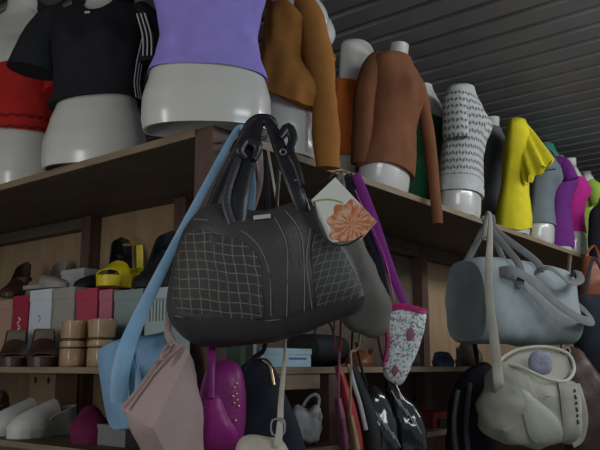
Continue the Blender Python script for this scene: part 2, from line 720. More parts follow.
def xr(u, y, z=.62):
    """x on the right shelf, at depth y, that shows at photo column u"""
    lo, hi = 0.2, 9.0
    for _ in range(50):
        x = (lo + hi) / 2
        r, f = x * RX + y * RY, x * FX + y * FY
        uu = 300 + FP * r / (f * CP + z * SP)
        lo, hi = (x, hi) if uu < u else (lo, x)
    return x


def yl(u, x, z=.62):
    lo, hi = 0.2, 9.0
    for _ in range(50):
        y = (lo + hi) / 2
        r, f = x * RX + y * RY, x * FX + y * FY
        uu = 300 + FP * r / (f * CP + z * SP)
        lo, hi = (y, hi) if uu > u else (lo, y)
    return y


ALL_SH = .588
# red off-shoulder crop top
M_red = cloth('red_knit', (.42, .022, .018))
xm = X0 + .09
m = man('half-seen white mannequin in a red off-shoulder crop top, at the left edge', xm, yl(7, xm), -62, .96, 1.2)
s1 = shirt(m, 'crop_top', M_red, lambda a: .180 + .008 * math.sin(a * 2), lambda a: .415 + .03 * math.sin(a), .96, .010, wr=(.004, 12))
lace = MB()
for z, o in ((.18, .018), (.22, .015)):
    pts = [tpt(z + .003 * math.sin(a_ * 24), a_, o, .96) for a_ in [2 * PI * k / 96 for k in range(96)]]
    lace.sweep(pts, .0035, sub=1, n=6, closed=True)
lace.build('lace_trim', mat('dark_red_trim', (.20, .012, .012), .8, .2), s1)
for sx in (-1, 1):
    sleeve(s1, M_red, [(sx * .13, 0, .42), (sx * .165, -.01, .37), (sx * .18, -.02, .30)], [.035, .055, .062], [.05, .06, .062])
# black polo
M_polo = cloth('black_polo_cloth', (.016, .017, .022))
M_white = cloth('white_cloth', (.62, .63, .66))
xm = X0 + .095
m = man('white mannequin in a black sports shirt with three white side stripes', xm, yl(94, xm), -58, 1.04, 1.0)
s1 = shirt(m, 'polo_shirt', M_polo, lambda a: .222 + .012 * math.cos(a + .3), lambda a: .592 - .058 * math.exp(-((a - 1.5 * PI) / .30) ** 2), 1.04, .013, wr=(.006, 10), flare=.012)
for k in range(3):
    a0 = math.radians(-27 + k * 6)
    MB().sweep([tpt(.225 + .31 * t / 14, a0 + .10 * (t / 14), .0205 + .012 * (1 - t / 14) ** 2, 1.04) for t in range(15)], .0028, .0012, nrm=(math.cos(a0), math.sin(a0), 0), n=8, sub=2).build('side_stripe', M_white, s1)
sleeve(s1, M_polo, [(-.125, .0, .555), (-.168, -.01, .52), (-.205, -.02, .44), (-.225, -.025, .345)], [.04, .062, .075, .088], [.05, .062, .065, .07])
sl = sleeve(s1, M_polo, [(.125, .0, .555), (.160, .0, .51), (.185, .0, .43), (.190, .0, .35)], [.04, .05, .058, .062], [.05, .06, .062, .065])
for k in range(3):
    MB().sweep([(.160 + .013 * (k - 1), -.070, .51), (.185 + .014 * (k - 1), -.073, .43), (.189 + .014 * (k - 1), -.073, .36)], .0026, .003, n=8).build('sleeve_stripe', M_white, sl)
MB().sweep([tpt(.588 - .040 * math.exp(-(abs(a_ + PI / 2 - (2 * PI if a_ > PI / 2 else 0)) / .5) ** 2), a_, .012, 1.04) + Vector((0, -.003 if math.sin(a_) < 0 else 0, .008)) for a_ in [math.radians(-68 + k * 20) for k in range(16)] + [math.radians(248)]], .015, .005, nrm=(0, 0, 1), n=10).build('collar', M_polo, s1)
MB().sweep([tpt(.515, math.radians(-95), .018, 1.04), tpt(.515, math.radians(-91), .018, 1.04)], .004, .002, sub=1, n=6).build('chest_mark', M_white, s1)
# lavender top
M_lav = cloth('lavender_cloth', (.29, .235, .64), .9)
m = man('white mannequin in a plain lavender top, overhanging the shelf corner', 1.349, 1.406, -50, 1.07, 1.0)
s1 = shirt(m, 'lavender_top', M_lav, lambda a: .158 + .010 * math.cos(a + 2.7), .585, 1.07, .006, wr=(.003, 8))
for sx in (-1, 1):
    sleeve(s1, M_lav, [(sx * .135, 0, .555), (sx * .18, 0, .52), (sx * .215, 0, .44)], [.04, .055, .06], [.05, .06, .062])
# ochre off-shoulder sweater
M_ochre = cloth('ochre_knit', (.34, .145, .036), .9)
ym = Y0 + .115
m = man('white mannequin in an ochre sweater with one long sleeve hanging down', xr(284, ym), ym, 24, .86, 1.08, lean=.07)
s1 = shirt(m, 'sweater', M_ochre, lambda a: .175 + .045 * math.sin(a + .25) + .010 * math.sin(3 * a), lambda a: .475 - .15 * max(0, math.cos(a + 1.75)), .86, .036, wr=(.018, 11), blouse=.016)
sleeve(s1, M_ochre, [(-.085, -.060, .475), (-.108, -.098, .43), (-.110, -.125, .32), (-.098, -.145, .14), (-.090, -.150, -.045)], [.028, .036, .038, .037, .034], [.03, .034, .032, .028, .025], wr=(.007, 9), nrm=(1, .3, 0))
sleeve(s1, M_ochre, [(.10, .0, .46), (.120, .0, .42), (.125, .0, .34), (.115, .0, .26)], [.03, .036, .034, .03], [.03, .034, .03, .026], wr=(.007, 9))
# orange strapless top
M_orange = cloth('orange_knit', (.56, .145, .028))
ym = Y0 + .29
m = man('bare-shouldered white mannequin in an orange strapless top with a ribbon', xr(345, ym), ym, 12, .86, 1.10, lean=.12, ztop=.586)
s1 = shirt(m, 'strapless_top', M_orange, .14, lambda a: .415 + .03 * math.sin(a), .88, .008, wr=(.005, 10))
MB().sweep([(-.105, -.096, .145), (-.107, -.104, .11), (-.105, -.106, .075), (-.095, -.104, .06)], .007, .0015, n=8).build('ribbon', mat('pale_ribbon', (.5, .56, .66), .5), s1)
# brown long sleeve
M_brown = cloth('brown_knit', (.195, .078, .038), .9)
ym = Y0 + .105
m = man('white mannequin in a chocolate brown long-sleeved sweater, slim sleeve dangling', xr(378, ym), ym, 4, .96, .88, lean=.19)
s1 = shirt(m, 'sweater', M_brown, lambda a: .088 + .01 * math.sin(2 * a), .592, .96, .014, wr=(.008, 9), blouse=.016)
sleeve(s1, M_brown, [(.105, -.085, .555), (.145, -.125, .51), (.172, -.150, .36), (.182, -.170, .15), (.180, -.188, -.12)], [.03, .036, .033, .028, .024], [.040, .038, .030, .026, .022], wr=(.004, 12))
sleeve(s1, M_brown, [(-.112, -.085, .552), (-.145, -.06, .50), (-.158, -.03, .36), (-.150, -.005, .10)], [.035, .045, .048, .044], [.040, .044, .040, .034], wr=(.004, 12), nrm=(1, 0, 0))
# green
M_green = cloth('bottle_green_cloth', (.026, .125, .062))
ym = Y0 + .335
m = man('white mannequin in a bottle green dress behind the brown sleeve', xr(413, ym), ym, 4, .74, 1.12, lean=.11, ztop=.60)
s1 = shirt(m, 'green_dress', M_green, .012, lambda a: .51 - .10 * max(0, math.cos(a + 1.5)), .74, .010, wr=(.006, 9), flare=.004)
# patterned knit
M_knit = mat('black_and_white_knit', (.5, .5, .5), .95, .15, bump=(200, .4), pattern=pat_knit((.47, .48, .47), (.085, .09, .10)))
ym = Y0 + .105
m = man('white mannequin in a grey and white patterned short-sleeved knit', xr(454, ym), ym, 12, .92, 1.0, lean=.11, ztop=.598)
s1 = shirt(m, 'knit_top', M_knit, .125, .592, .92, .012, wr=(.005, 10), blouse=.014)
MB().loft([[tpt(z, 2 * PI * k / N_T, o + .0025 * (k % 2), .92) for k in range(N_T)] for z, o in ((.10, .003), (.10, .010), (.13, .015), (.142, .013))], False, False).build('ribbed_hem', cloth('light_grey_rib', (.47, .48, .47)), s1)
sleeve(s1, M_knit, [(-.105, -.05, .55), (-.135, -.06, .51), (-.152, -.06, .42), (-.152, -.06, .32)], [.035, .05, .052, .055], [.03, .035, .036, .036], nrm=(1, 0, 0))
sleeve(s1, M_knit, [(.10, -.06, .55), (.128, -.09, .51), (.138, -.11, .42)], [.03, .04, .04], [.03, .03, .03], nrm=(1, 0, 0))
# charcoal
M_char = cloth('charcoal_cloth', (.12, .12, .125))
ym = Y0 + .32
m = man('white mannequin in a plain charcoal sleeveless dress', xr(484, ym), ym, 18, .80, 1.10, lean=.11)
s1 = shirt(m, 'charcoal_dress', M_char, .012, .586, .80, .008, wr=(.005, 8), flare=.004)
# yellow
M_yel = cloth('yellow_cloth', (.68, .58, .024))
ym = Y0 + .105
m = man('white mannequin in a bright yellow top with a frilled flutter sleeve', xr(507, ym), ym, 20, .86, lean=.13, ztop=.598)
s1 = shirt(m, 'yellow_top', M_yel, lambda a: .012 + .012 * math.sin(3 * a) + .01, .590, .86, .010, wr=(.006, 9))
rings = []
for i in range(15):
    t = i / 14
    c = Vector((-.060 - .045 * t ** .7, -.085 - .085 * t, .56 - .27 * t ** 1.1))
    r = []
    for k in range(56):
        a = 2 * PI * k / 56
        fr = 1 + .13 * t * math.sin(a * 8)
        r.append(c + Vector((math.cos(a) * (.022 + .024 * t) * fr, math.sin(a) * (.04 + .030 * t) * fr, -math.sin(a) * .05 * t + .012 * t * math.sin(a * 8))))
    rings.append(r)
for src, kk in ((-1, .93), (5, .85)):
    mid = sum(rings[src], Vector()) / 56
    rings.append([mid + (p - mid) * kk for p in rings[src]])
MB().loft(rings).build('flutter_sleeve', M_yel, s1)
# teal
M_teal = cloth('teal_green_cloth', (.03, .27, .19))
ym = Y0 + .36
m = man('mannequin in a teal green top between the yellow and steel grey ones', xr(536, ym), ym, 10, .72, 1.28, lean=.12, ztop=.598)
s1 = shirt(m, 'teal_top', M_teal, .05, .588, .72, .014, wr=(.006, 10))
sleeve(s1, M_teal, [(-.09, -.06, .555), (-.105, -.08, .50), (-.108, -.10, .40)], [.03, .038, .04], [.028, .03, .03], nrm=(1, 0, 0))
# steel grey
M_steelc = cloth('steel_grey_cloth', (.15, .18, .205))
ym = Y0 + .105
m = man('white mannequin in a steel grey collared shirt, hips bare', xr(535, ym), ym, 16, .88, .90, lean=.13, ztop=.598)
s1 = shirt(m, 'grey_shirt', M_steelc, .115, .59, .88, .010, wr=(.005, 9))
sleeve(s1, M_steelc, [(-.095, -.06, .555), (-.115, -.085, .51), (-.120, -.105, .42)], [.035, .046, .050], [.03, .033, .034], nrm=(1, 0, 0))
for sx in (-1, 1):
    c0 = [Vector((sx * .012, -.145, .56)), Vector((sx * .075, -.110, .592)), Vector((sx * .095, -.140, .545)), Vector((sx * .055, -.165, .50))]
    MB().hull(c0 + [p + Vector((0, .006, .003)) for p in c0]).build('collar', M_steelc, s1, sm=False)
# purple
M_pur = cloth('purple_cloth', (.145, .025, .185))
ym = Y0 + .105
m = man('mannequin in a long deep purple dress with a cap sleeve', xr(554, ym), ym, 24, .74, .93, lean=.10, ztop=.598)
s1 = shirt(m, 'purple_dress', M_pur, .022, .586, .74, .009, wr=(.005, 9))
sleeve(s1, M_pur, [(-.08, -.05, .555), (-.10, -.085, .51), (-.108, -.115, .42)], [.035, .045, .05], [.03, .033, .034], nrm=(1, 0, 0))
# magenta
M_mag = cloth('magenta_cloth', (.46, .022, .23))
ym = Y0 + .105
m = man('mannequin in a magenta cropped top beside the purple dress', xr(569, ym), ym, 24, .74, .93, lean=.08)
s1 = shirt(m, 'magenta_top', M_mag, .15, .50, .74, .009, wr=(.005, 9))
# lime
M_lime = cloth('lime_cloth', (.33, .55, .075))
ym = Y0 + .105
m = man('farthest mannequin, in a lime green top at the right edge', xr(584, ym), ym, 22, .82, .95, lean=.08, ztop=.60)
s1 = shirt(m, 'lime_top', M_lime, .06, lambda a: .50 + .01 * math.sin(a), .82, .010, wr=(.005, 9))
sleeve(s1, M_lime, [(-.105, -.05, .50), (-.128, -.08, .46), (-.138, -.11, .36)], [.035, .052, .058], [.03, .034, .036], nrm=(1, 0, 0))
LEAN = 0.0

# wire hanging from the roof
wx = xr(428, Y0 + .42, .95)
wy = Y0 + .42
o = MB().sweep([(wx, wy, ROOF - .001), (wx + .004, wy, 2.6), (wx - .002, wy, ZT + BT + .002)], .0028, n=6, nrm=(1, 0, 0)).build('hanging_wire', mat('wire', (.32, .32, .32), .5))
o['label'] = 'thin grey wire hanging from the corrugated roof behind the mannequins'
o['category'] = 'wire'


# ---------------------------------------------------------------- shoes
SH_W = [(0, .026), (.08, .031), (.25, .031), (.45, .034), (.68, .044), (.85, .040), (.95, .028), (.985, .017), (1, .006)]


def shoe(label, loc, rz, style='flat', col=None, sole_m=None, L=.245, plat=.012, heel=.0, wk=1.0, tilt=0.0, group=None, upper_h=.055, lining=None, name='shoe', cat='shoe', roll=0.0):
    """toe towards local -y, sole on z = 0"""
    o = thing(name, label, cat, loc, rz, group)
    o.rotation_euler = (tilt, roll, rz)
    sole_m = sole_m or col

    def bed(t):
        k = max(0, min(1, (0.72 - t) / .6))
        return plat + heel * (k * k * (3 - 2 * k))

    def hw(t):
        return lerp_tab(SH_W, t)[0] * wk
    n = 20
    rings = []
    wedge = style in ('wedge', 'slip', 'mule', 'clog')
    for i in range(25):
        t = math.sin(PI / 2 * i / 24) if i > 12 else i / 24 * (math.sin(PI / 4) / .5)
        y = L / 2 - t * L
        b = bed(t)
        low = 0 if (wedge or t > .70) else max(0, b - .010 - (plat if t > .5 else .004))
        w = hw(t)
        rings.append([Vector((sx * w * q, y, z)) for sx, z, q in ((-1, low, .93), (-1, b, 1), (0, b - .002, 1), (1, b, 1), (1, low, .93), (0, low, 1))])
    MB().loft(rings).build('sole', sole_m, o, bevel=.0015, seg=1)
    if heel > .04 and not wedge:
        b = bed(.08)
        MB().loft([[Vector((math.cos(2 * PI * k / 14) * r, L / 2 - .035 + math.sin(2 * PI * k / 14) * r, z)) for k in range(14)] for r, z in ((.011, 0), (.010, .02), (.016, b * .6), (.026, b - .006))]).build('heel', sole_m, o)
    # vamp
    t0, t1 = {'sandal': (.62, .86), 'wedge': (.50, .90), 'mule': (.46, 1.0), 'slip': (.36, 1.0), 'clog': (.40, .86)}.get(style, (.55, 1.0))

    def arch(t, h, k=1.0, inset=0.0):
        y = L / 2 - t * L
        w = hw(t) * k
        r = []
        for q in range(17):
            a = PI * q / 16
            r.append(Vector((-math.cos(a) * (w - inset), y, bed(t) - .001 + math.sin(a) ** .8 * (h - inset))))
        return r
    outer, inn = [], []
    for i in range(13):
        t = t0 + (t1 - t0) * (math.sin(PI / 2 * i / 12) if t1 >= 1 else i / 12)
        g = (t - t0) / (t1 - t0)
        h = upper_h * (1 - .55 * g) if t1 < 1 else upper_h * max(.04, (1 - .45 * g) * max(0, 1 - g ** 4) ** .5)
        outer.append(arch(t, h, 1.03))
        inn.append(arch(t, h, 1.03, .003))
    rr = [a + list(reversed(b)) for a, b in zip(outer, inn)]
    MB().loft(rr).build('upper', col, o)
    if style in ('flat', 'pump', 'slip'):
        ch = {'slip': .06, 'pump': .075}.get(style, .05)
        fall = .8 if style == 'pump' else .45
        rs = []
        for s_, e in ((0, 1.02), (1, .93)):
            pass
        pth = []
        for k in range(21):
            q = -1 + 2 * k / 20
            t = .55 * (abs(q) ** 1.3)
            sx = math.copysign(1, q)
            wv = hw(t) * min(1, (abs(q) * 2.2) ** .55)
            pth.append((Vector((sx * wv, L / 2 - t * L + .002, bed(t) - .001)), ch * (1 - fall * abs(q) ** (.9 if style == 'pump' else 1.5))))
        rings = []
        for p, h in pth:
            inw = Vector((p.x * .90, p.y - .003, p.z))
            rings.append([p, p + Vector((0, 0, h)), inw + Vector((0, 0, h)), inw])
        MB().loft(rings).build('counter', col, o)
    if style in ('sandal',):
        b = bed(.1)
        pts = [(math.cos(a) * .033, L / 2 - .045 + math.sin(a) * .036, b + .085 + .012 * math.sin(a)) for a in [2 * PI * k / 16 for k in range(16)]]
        MB().sweep(pts, .006, .0018, nrm=(0, 0, 1), sub=2, closed=True, n=8).build('ankle_strap', col, o)
        MB().sweep([(0, L / 2 - .001, b), (0, L / 2 - .004, b + .045), (0, L / 2 - .010, b + .085)], .014, .002, n=8).build('heel_strap', col, o)
    if lining:
        MB().loft([[Vector((x_ * hw(t) * .84, L / 2 - t * L, bed(t) + zz)) for x_, zz in ((-1, .001), (-1, .0035), (1, .0035), (1, .001))] for t in [.04 + .05 * i for i in range(17)]]).build('insole', lining, o)
    return o


# ---- boxes in the left bay, standing on the middle shelf
M_card = lambda n, c: mat(n, c, .6, .35, var=(.06, 6))
boxes = [
    # u0, u1, v_top, front plane x, depth, colour, label
    (-14, 12, 301, 1.50, .20, (.42, .27, .20), 'tan pink shoe box at the left end of the upright row'),
    (12, 28, 296, 1.50, .20, (.36, .022, .05), 'crimson shoe box with a white vertical mark'),
    (28.5, 51, 290, 1.50, .20, (.58, .64, .70), 'white pale blue upright shoe box left of the grey tan one'),
    (52, 74, 288, 1.50, .20, (.34, .31, .27), 'grey tan shoe box between the white one and the red one'),
    (75, 97, 289, 1.50, .20, (.44, .055, .085), 'coral red shoe box above the tan platforms'),
    (98, 112, 290, 1.50, .20, (.48, .15, .20), 'faded pink shoe box with a pale corner, right of the coral one'),
    (113, 143, 290, 1.50, .20, (.25, .30, .31), 'grey green shoe box partly behind the blue bag strap'),
    (144, 172, 288, 1.50, .20, (.40, .49, .51), 'pale teal shoe box printed with dark bars'),
]
BOXTOP = {}
for u0, u1, vt, xf, dp, col, lab in boxes:
    um = (u0 + u1) / 2
    ya, yb = on_x(u1, 320, xf)[0], on_x(u0, 320, xf)[0]
    zt = on_x(um, vt, xf)[1]
    h = zt - Z2
    w = yb - ya - .005
    o = thing('shoe_box', lab, 'box', (xf + dp / 2, (ya + yb) / 2, Z2 + .0006), 0, 'upright shoe boxes on the middle shelf')
    mm = M_card('card_' + lab[:12], col)
    MB().box((0, 0, h * .44), (dp, w - .003, h * .88)).build('carton', mm, o, bevel=.002)
    MB().box((0, 0, h * .93), (dp + .004, w, h * .14)).build('lid', mm, o, bevel=.002)
    BOXTOP[lab[:5]] = (xf, ya, yb, zt)
    if 'crimson' in lab:
        mk = MB()
        for k in range(9):
            mk.box((-dp / 2 - .0006, w * .05 + .004 * math.sin(k * 2.1), h * .30 + k * .012), (.001, .010 + .004 * (k % 3), .006), rx=.5 * (-1) ** k)
        mk.build('printed_mark', M_white, o, sm=False)
    if 'white pale' in lab:
        MB().sweep([(-dp / 2 - .0008, .004 + .008 * math.cos(a), h * .62 + .011 * math.sin(a)) for a in [.6 + k * .5 for k in range(10)]], .0014, n=6, sub=2, nrm=(1, 0, 0)).build('printed_mark', mat('grey_ink', (.2, .2, .22), .6), o)
    if 'bars' in lab:
        mk = MB()
        for k in range(6):
            mk.box((-dp / 2 - .0006, -w * .3 + k * w * .12, h * .72), (.001, .004 + .002 * (k % 2), .07))
        mk.build('printed_bars', mat('grey_ink2', (.12, .14, .15), .6), o, sm=False)

# ---- shoes standing on the boxes
M_tanl = leather('tan_lining', (.30, .20, .12))
M_brl = leather('dark_brown_leather', (.060, .030, .024), .35)
M_gry = leather('grey_beige_leather', (.30, .28, .25), .5)
M_yl = leather('yellow_patent', (.62, .50, .012), .35)
M_bk = leather('black_suede', (.010, .010, .013), .7)
M_navy = leather('navy_leather', (.018, .020, .035), .5)


def bx(u, v, x):
    y, z = on_x(u, v, x)
    return y, z


zb = 1.803
GS = 'shoes on top of the boxes'
y, z = bx(12, 290, 1.60)
shoe('brown leather pump with tan inside, far left on the boxes', (1.62, y, on_x(0, 296, 1.50)[1] + .002), math.radians(-48), 'pump', M_brl, L=.23, heel=.085, group=GS, lining=M_tanl)
y, z = bx(40, 285, 1.60)
shoe('grey high-heeled pump with a navy sole, near the pale grey carton', (1.69, y + .055, on_x(40, 290, 1.50)[1] + .001), math.radians(-55), 'pump', M_gry, sole_m=M_navy, L=.23, heel=.085, group=GS, lining=M_gry)
y, z = bx(44, 285, 1.52)
shoe('grey beige flat sandal lying across the white box', (1.535, y + .005, on_x(40, 288.5, 1.50)[1] + .002), math.radians(10), 'mule', M_gry, L=.20, plat=.014, group=GS, wk=.9, upper_h=.04)
y, z = bx(78, 285, 1.60)
shoe('black flat shoe left of the yellow sandal', (1.665, y - .005, on_x(63, 287.5, 1.50)[1] + .001), math.radians(-62), 'flat', M_bk, L=.22, heel=.01, group=GS, upper_h=.05)
y, z = bx(110, 285, 1.63)
shoe('black high-heeled pump standing behind the yellow sandal', (1.68, y + .01, on_x(100, 288, 1.50)[1] + .011), math.radians(-38), 'pump', M_bk, L=.23, heel=.135, group=GS, upper_h=.05, wk=1.25)
y, z = bx(104, 288, 1.53)
shoe('yellow peep-toe platform sandal with a looped ankle strap', (1.575, y - .035, on_x(100, 288, 1.50)[1] + .003), math.radians(-72), 'sandal', M_yl, L=.22, plat=.036, heel=.045, group=GS, upper_h=.055, wk=1.2)
y, z = bx(150, 288, 1.58)
shoe('black stiletto pump pointing left, beside the blue strap', (1.60, y - .01, on_x(140, 288.5, 1.50)[1] + .003), math.radians(-62), 'pump', M_bk, L=.25, heel=.14, group=GS, upper_h=.06, wk=1.25)
# pale carton lying behind
y, z = bx(62, 270, 1.70)
o = thing('carton', 'plain pale grey carton lying behind the flat shoes', 'box', (1.733, y - .085, on_x(63, 287.5, 1.50)[1] + .001), 0)
MB().box((0, 0, .05), (.08, .15, .10)).build('body', M_card('pale_grey_card', (.45, .45, .47)), o, bevel=.002)
MB().box((0, 0, .092), (.084, .154, .02)).build('lid', M_card('pale_grey_card', (.45, .45, .47)), o, bevel=.002)

# ---- front row on the middle shelf
GS2 = 'shoes along the front of the middle shelf'
xf = X0 + .095
for k, u in enumerate((14, 42.5)):
    y = on_x(u, 360, xf)[0]
    shoe(['dark brown wedge mule, left one of the front pair', 'dark brown wedge mule, right one of the front pair beside tan platforms'][k], (xf, y, Z2 + .0005), math.radians(-33), 'wedge', M_brl, L=.20, plat=.030, heel=.095, wk=1.12, group=GS2, upper_h=.036, lining=leather('olive_lining', (.20, .17, .12), .7))
M_tan = leather('tan_patent', (.40, .27, .16), .25, .3)
M_tand = leather('dark_tan_recess', (.10, .06, .04), .6)  # shade of the gap between sole and upper, put into the colour


def clog(label, loc, rz):
    o = thing('platform_shoe', label, 'shoe', loc, rz, GS2)

    def ol(k, z, top=0.0):
        r = []
        for j in range(40):
            a_ = 2 * PI * j / 40
            c, s_ = math.cos(a_), math.sin(a_)
            r.append(Vector((math.copysign(abs(c) ** .75, c) * .0415 * k, math.copysign(abs(s_) ** .75, s_) * .095 * k, z)))
        return r
    MB().loft([ol(.96, 0), ol(1.0, .004), ol(1.0, .052), ol(.975, .055)]).build('sole', M_tan, o)
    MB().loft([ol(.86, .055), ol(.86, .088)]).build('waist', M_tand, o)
    MB().loft([ol(.9, .059), ol(1.01, .060), ol(1.03, .066), ol(1.0, .078), ol(.9, .079)]).build('rim', M_tan, o)
    MB().loft([ol(.84, .086), ol(.95, .087), ol(1.05, .135), ol(1.04, .140), ol(1.0, .140), ol(.93, .118), ol(.5, .112)]).build('upper', M_tan, o)
    return o


for k, u in enumerate((72.5, 100.5)):
    y = on_x(u, 360, xf)[0]
    clog(['tan patent platform slide next to the brown mules', 'tan patent platform slide next to the pale blue bag'][k], (xf, y, Z2 + .0005), math.radians(-33))

# ---- low shelf
GS3 = 'shoes on the low shelf'
M_wsh = leather('white_canvas', (.60, .60, .57), .7)
xf = X0 + .14
for k, u in enumerate((17, 40)):
    y = on_x(u, 425, xf)[0]
    shoe(['white slip-on shoe nearest the left edge of the low shelf', 'white slip-on shoe of the same pair, next to the magenta shoe'][k], (xf + .02, y + .01, Z3 + .0005), math.radians(-82), 'slip', M_wsh, L=.27, plat=.026, heel=.012, wk=1.25, group=GS3, upper_h=.088, lining=M_gry)
y = on_x(5, 410, X0 + .30)[0]
shoe('woven tan sandal behind the white slip-ons', (X0 + .265, y - .01, Z3 + .0505), math.radians(-60), 'clog', mat('woven_tan', (.3, .2, .15), .8, .2, bump=(90, 1.0), pattern=pat_grid((.34, .22, .17), (.05, .035, .03), .014, .7, .35)), L=.22, plat=.02, group=GS3, upper_h=.07)
o = thing('shoe_box', 'flat brown box under the woven sandal at the back of the low shelf', 'box', (X0 + .265, y + .02, Z3 + .0006))
MB().box((0, 0, .0245), (.18, .19, .049)).build('carton', M_card('kraft_card', (.26, .16, .10)), o, bevel=.002)
y = on_x(47, 385, X0 + .40)[0]
o = thing('shoe_box', 'tan cardboard box at the back of the low shelf behind the white slip-ons', 'box', (X0 + .415, y - .02, Z3 + .0006))
MB().box((0, 0, .10), (.10, .18, .20)).build('carton', M_card('tan_card', (.36, .23, .14)), o, bevel=.002)
for k in (-1, 1):
    MB().box((-.051, k * .045, .175), (.004, .012, .022)).build('clip', M_bk, o, bevel=.001)
M_mgl = leather('magenta_suede', (.15, .010, .055), .8)
y = on_x(87, 430, xf)[0]
shoe('magenta suede slip-on shoe beside the white pair', (xf + .01, y, Z3 + .0005), math.radians(-35), 'slip', M_mgl, L=.21, plat=.025, wk=1.35, group=GS3, upper_h=.085)
y = on_x(122, 440, xf)[0]
o = thing('shoe_box', 'low grey box on the low shelf below the pale blue bag', 'box', (xf + .06, y, Z3 + .0006))
MB().box((0, 0, .025), (.2, .13, .05)).build('carton', M_card('grey_card', (.2, .2, .21)), o, bevel=.002)
MB().box((0, 0, .054), (.204, .134, .012)).build('lid', M_card('grey_card', (.2, .2, .21)), o, bevel=.002)

# ---- middle shelf, right bay
xb_, zb_ = on_y(288, 357, Y0 + .08)
h = on_y(288, 348.5, Y0 + .08)[1] - Z2
w = on_y(313, 357, Y0 + .08)[0] - on_y(262, 357, Y0 + .08)[0]
o = thing('shoe_box', 'pale blue shoe box lying on the middle shelf under the black handbag', 'box', (xb_, Y0 + .15, Z2 + .0006))
MB().box((0, 0, h * .4), (w - .004, .13, h * .8)).build('carton', M_card('pale_blue_card', (.36, .50, .58)), o, bevel=.002)
MB().box((0, 0, h * .84), (w, .134, h * .32)).build('lid', M_card('pale_blue_card', (.36, .50, .58)), o, bevel=.002)
MB().box((w * .22, -.0655, h * .45), (w * .36, .001, .006)).build('printed_mark', mat('blue_ink', (.06, .12, .35), .6), o, sm=False)
for u, c, wd_, lab in ((235, (.06, .11, .07), .02, 'slim dark green carton standing beside the magenta bag'), (247, (.42, .40, .35), .014, 'slim cream carton standing right of the green one')):
    x = on_y(u, 357, Y0 + .12)[0]
    o = thing('carton', lab, 'box', (x, Y0 + .12, Z2 + .0006))
    MB().box((0, 0, .05), (wd_, .06, .10)).build('body', M_card('slim_card_%d' % u, c), o, bevel=.0015)
    MB().box((0, 0, .096), (wd_ + .002, .062, .014)).build('lid', M_card('slim_card_%d' % u, c), o, bevel=.0015)
M_rust = leather('rust_leather', (.20, .065, .03), .45)
x = on_y(364, 358, Y0 + .09)[0]
shoe('rust brown leather flat on the middle shelf left of the floral pouch', (x, Y0 + .10, Z2 + .0005), math.radians(-70), 'flat', M_rust, L=.20, group='shoes in the right bay', upper_h=.045)
x = on_y(436, 358, Y0 + .12)[0]
M_taupe = leather('taupe_leather', (.11, .085, .075), .6)
shoe('navy blue flat shoe just right of the floral pouch', (x - .02, Y0 + .08, Z2 + .0005), math.radians(-60), 'flat', leather('blue_leather', (.03, .05, .11), .5), L=.21, group='shoes in the right bay', upper_h=.04)
shoe('taupe striped ankle shoe behind the navy flat', (x + .10, Y0 + .30, Z2 + .0005), math.radians(-60), 'pump', M_taupe, L=.25, heel=.05, group='shoes in the right bay', upper_h=.075)
shoe('taupe slip-on shoe on the shelf under the grey duffel', (x + .33, Y0 + .14, Z2 + .0005), math.radians(-50), 'slip', M_taupe, L=.25, plat=.03, group='shoes in the right bay', upper_h=.085, wk=1.1)
x = on_y(322, 350, Y0 + .2)[0]
o = thing('clutch_bag', 'black clutch bag lying on the middle shelf beside the pale blue box', 'bag', (x, Y0 + .22, Z2 + .0005))
grid_loft(.10, .08, .055).build('body', M_bk, o).location = (0, 0, .055)
MB().sweep([(-.06, -.03, .10), (-.03, -.03, .15), (.03, -.03, .15), (.06, -.03, .10)], .006, .003).build('handle', M_bk, o)

# ---------------------------------------------------------------- hanging bags
def bag(name, label, u, v, f, outline, thick, m, rz=0.0, cat='bag', group=None, wr=(.004, 12), pw=3.0, part='body', skew=None):
    h = Hang(name, label, cat, u, v, f, rz, group)
    P = Puff([h.p(*q) for q in outline], thick, pw=pw, skew=skew)
    b = P.mesh().build(part, m, h.o, wr=wr)
    return h, P, b


def hook_at(u, v, f, base):
    r, z = PX(u, v, f)
    hook(W(r, f, z), base)
    return


# big black handbag
M_bag = leather('handbag_black_leather', (.050, .047, .049), .45)
M_quilt = mat('stitched_pocket_leather', (.03, .03, .03), .6, .3, bump=(160, .3), pattern=pat_grid((.044, .041, .040), (.20, .185, .165), .022, .12, .10))
M_quilt2 = mat('stitched_pocket_leather_right', (.03, .03, .03), .6, .3, bump=(160, .3), pattern=pat_grid((.044, .042, .042), (.16, .15, .145), .018, -.32, .11))
M_stitch = mat('tan_stitching', (.22, .20, .18), .8)
h, P, body = bag('handbag', 'large black leather handbag with stitched grid side pockets', 265, 348, 1.73,
                 [(196, 214), (214, 204), (240, 208), (265, 211), (290, 204), (310, 199), (326, 212), (345, 242), (358, 268), (366, 294), (361, 309), (340, 320), (300, 335), (250, 346), (208, 347), (186, 338), (170, 320), (167, 300), (171, 270), (181, 238)],
                 .17, M_bag, wr=(.005, 9), pw=2.6)
P.patch(h.path([(186, 240), (200, 233), (225, 240), (248, 250), (262, 268), (264, 300), (262, 320), (228, 321), (190, 314), (176, 303), (178, 270)]), .003, .005).build('side_pocket', M_quilt, body)
P.patch(h.path([(314, 240), (326, 237), (338, 248), (350, 268), (360, 290), (354, 299), (330, 309), (318, 313), (314, 290), (311, 262)]), .003, .005).build('side_pocket', M_quilt2, body)
P.patch(h.path([(176, 318), (205, 324), (250, 325), (300, 319), (345, 306), (362, 297), (361, 306), (340, 318), (300, 332), (250, 343), (210, 344), (188, 335)]), .003, .002).build('base_panel', leather('base_leather', (.036, .033, .033), .5), body)
st = MB()
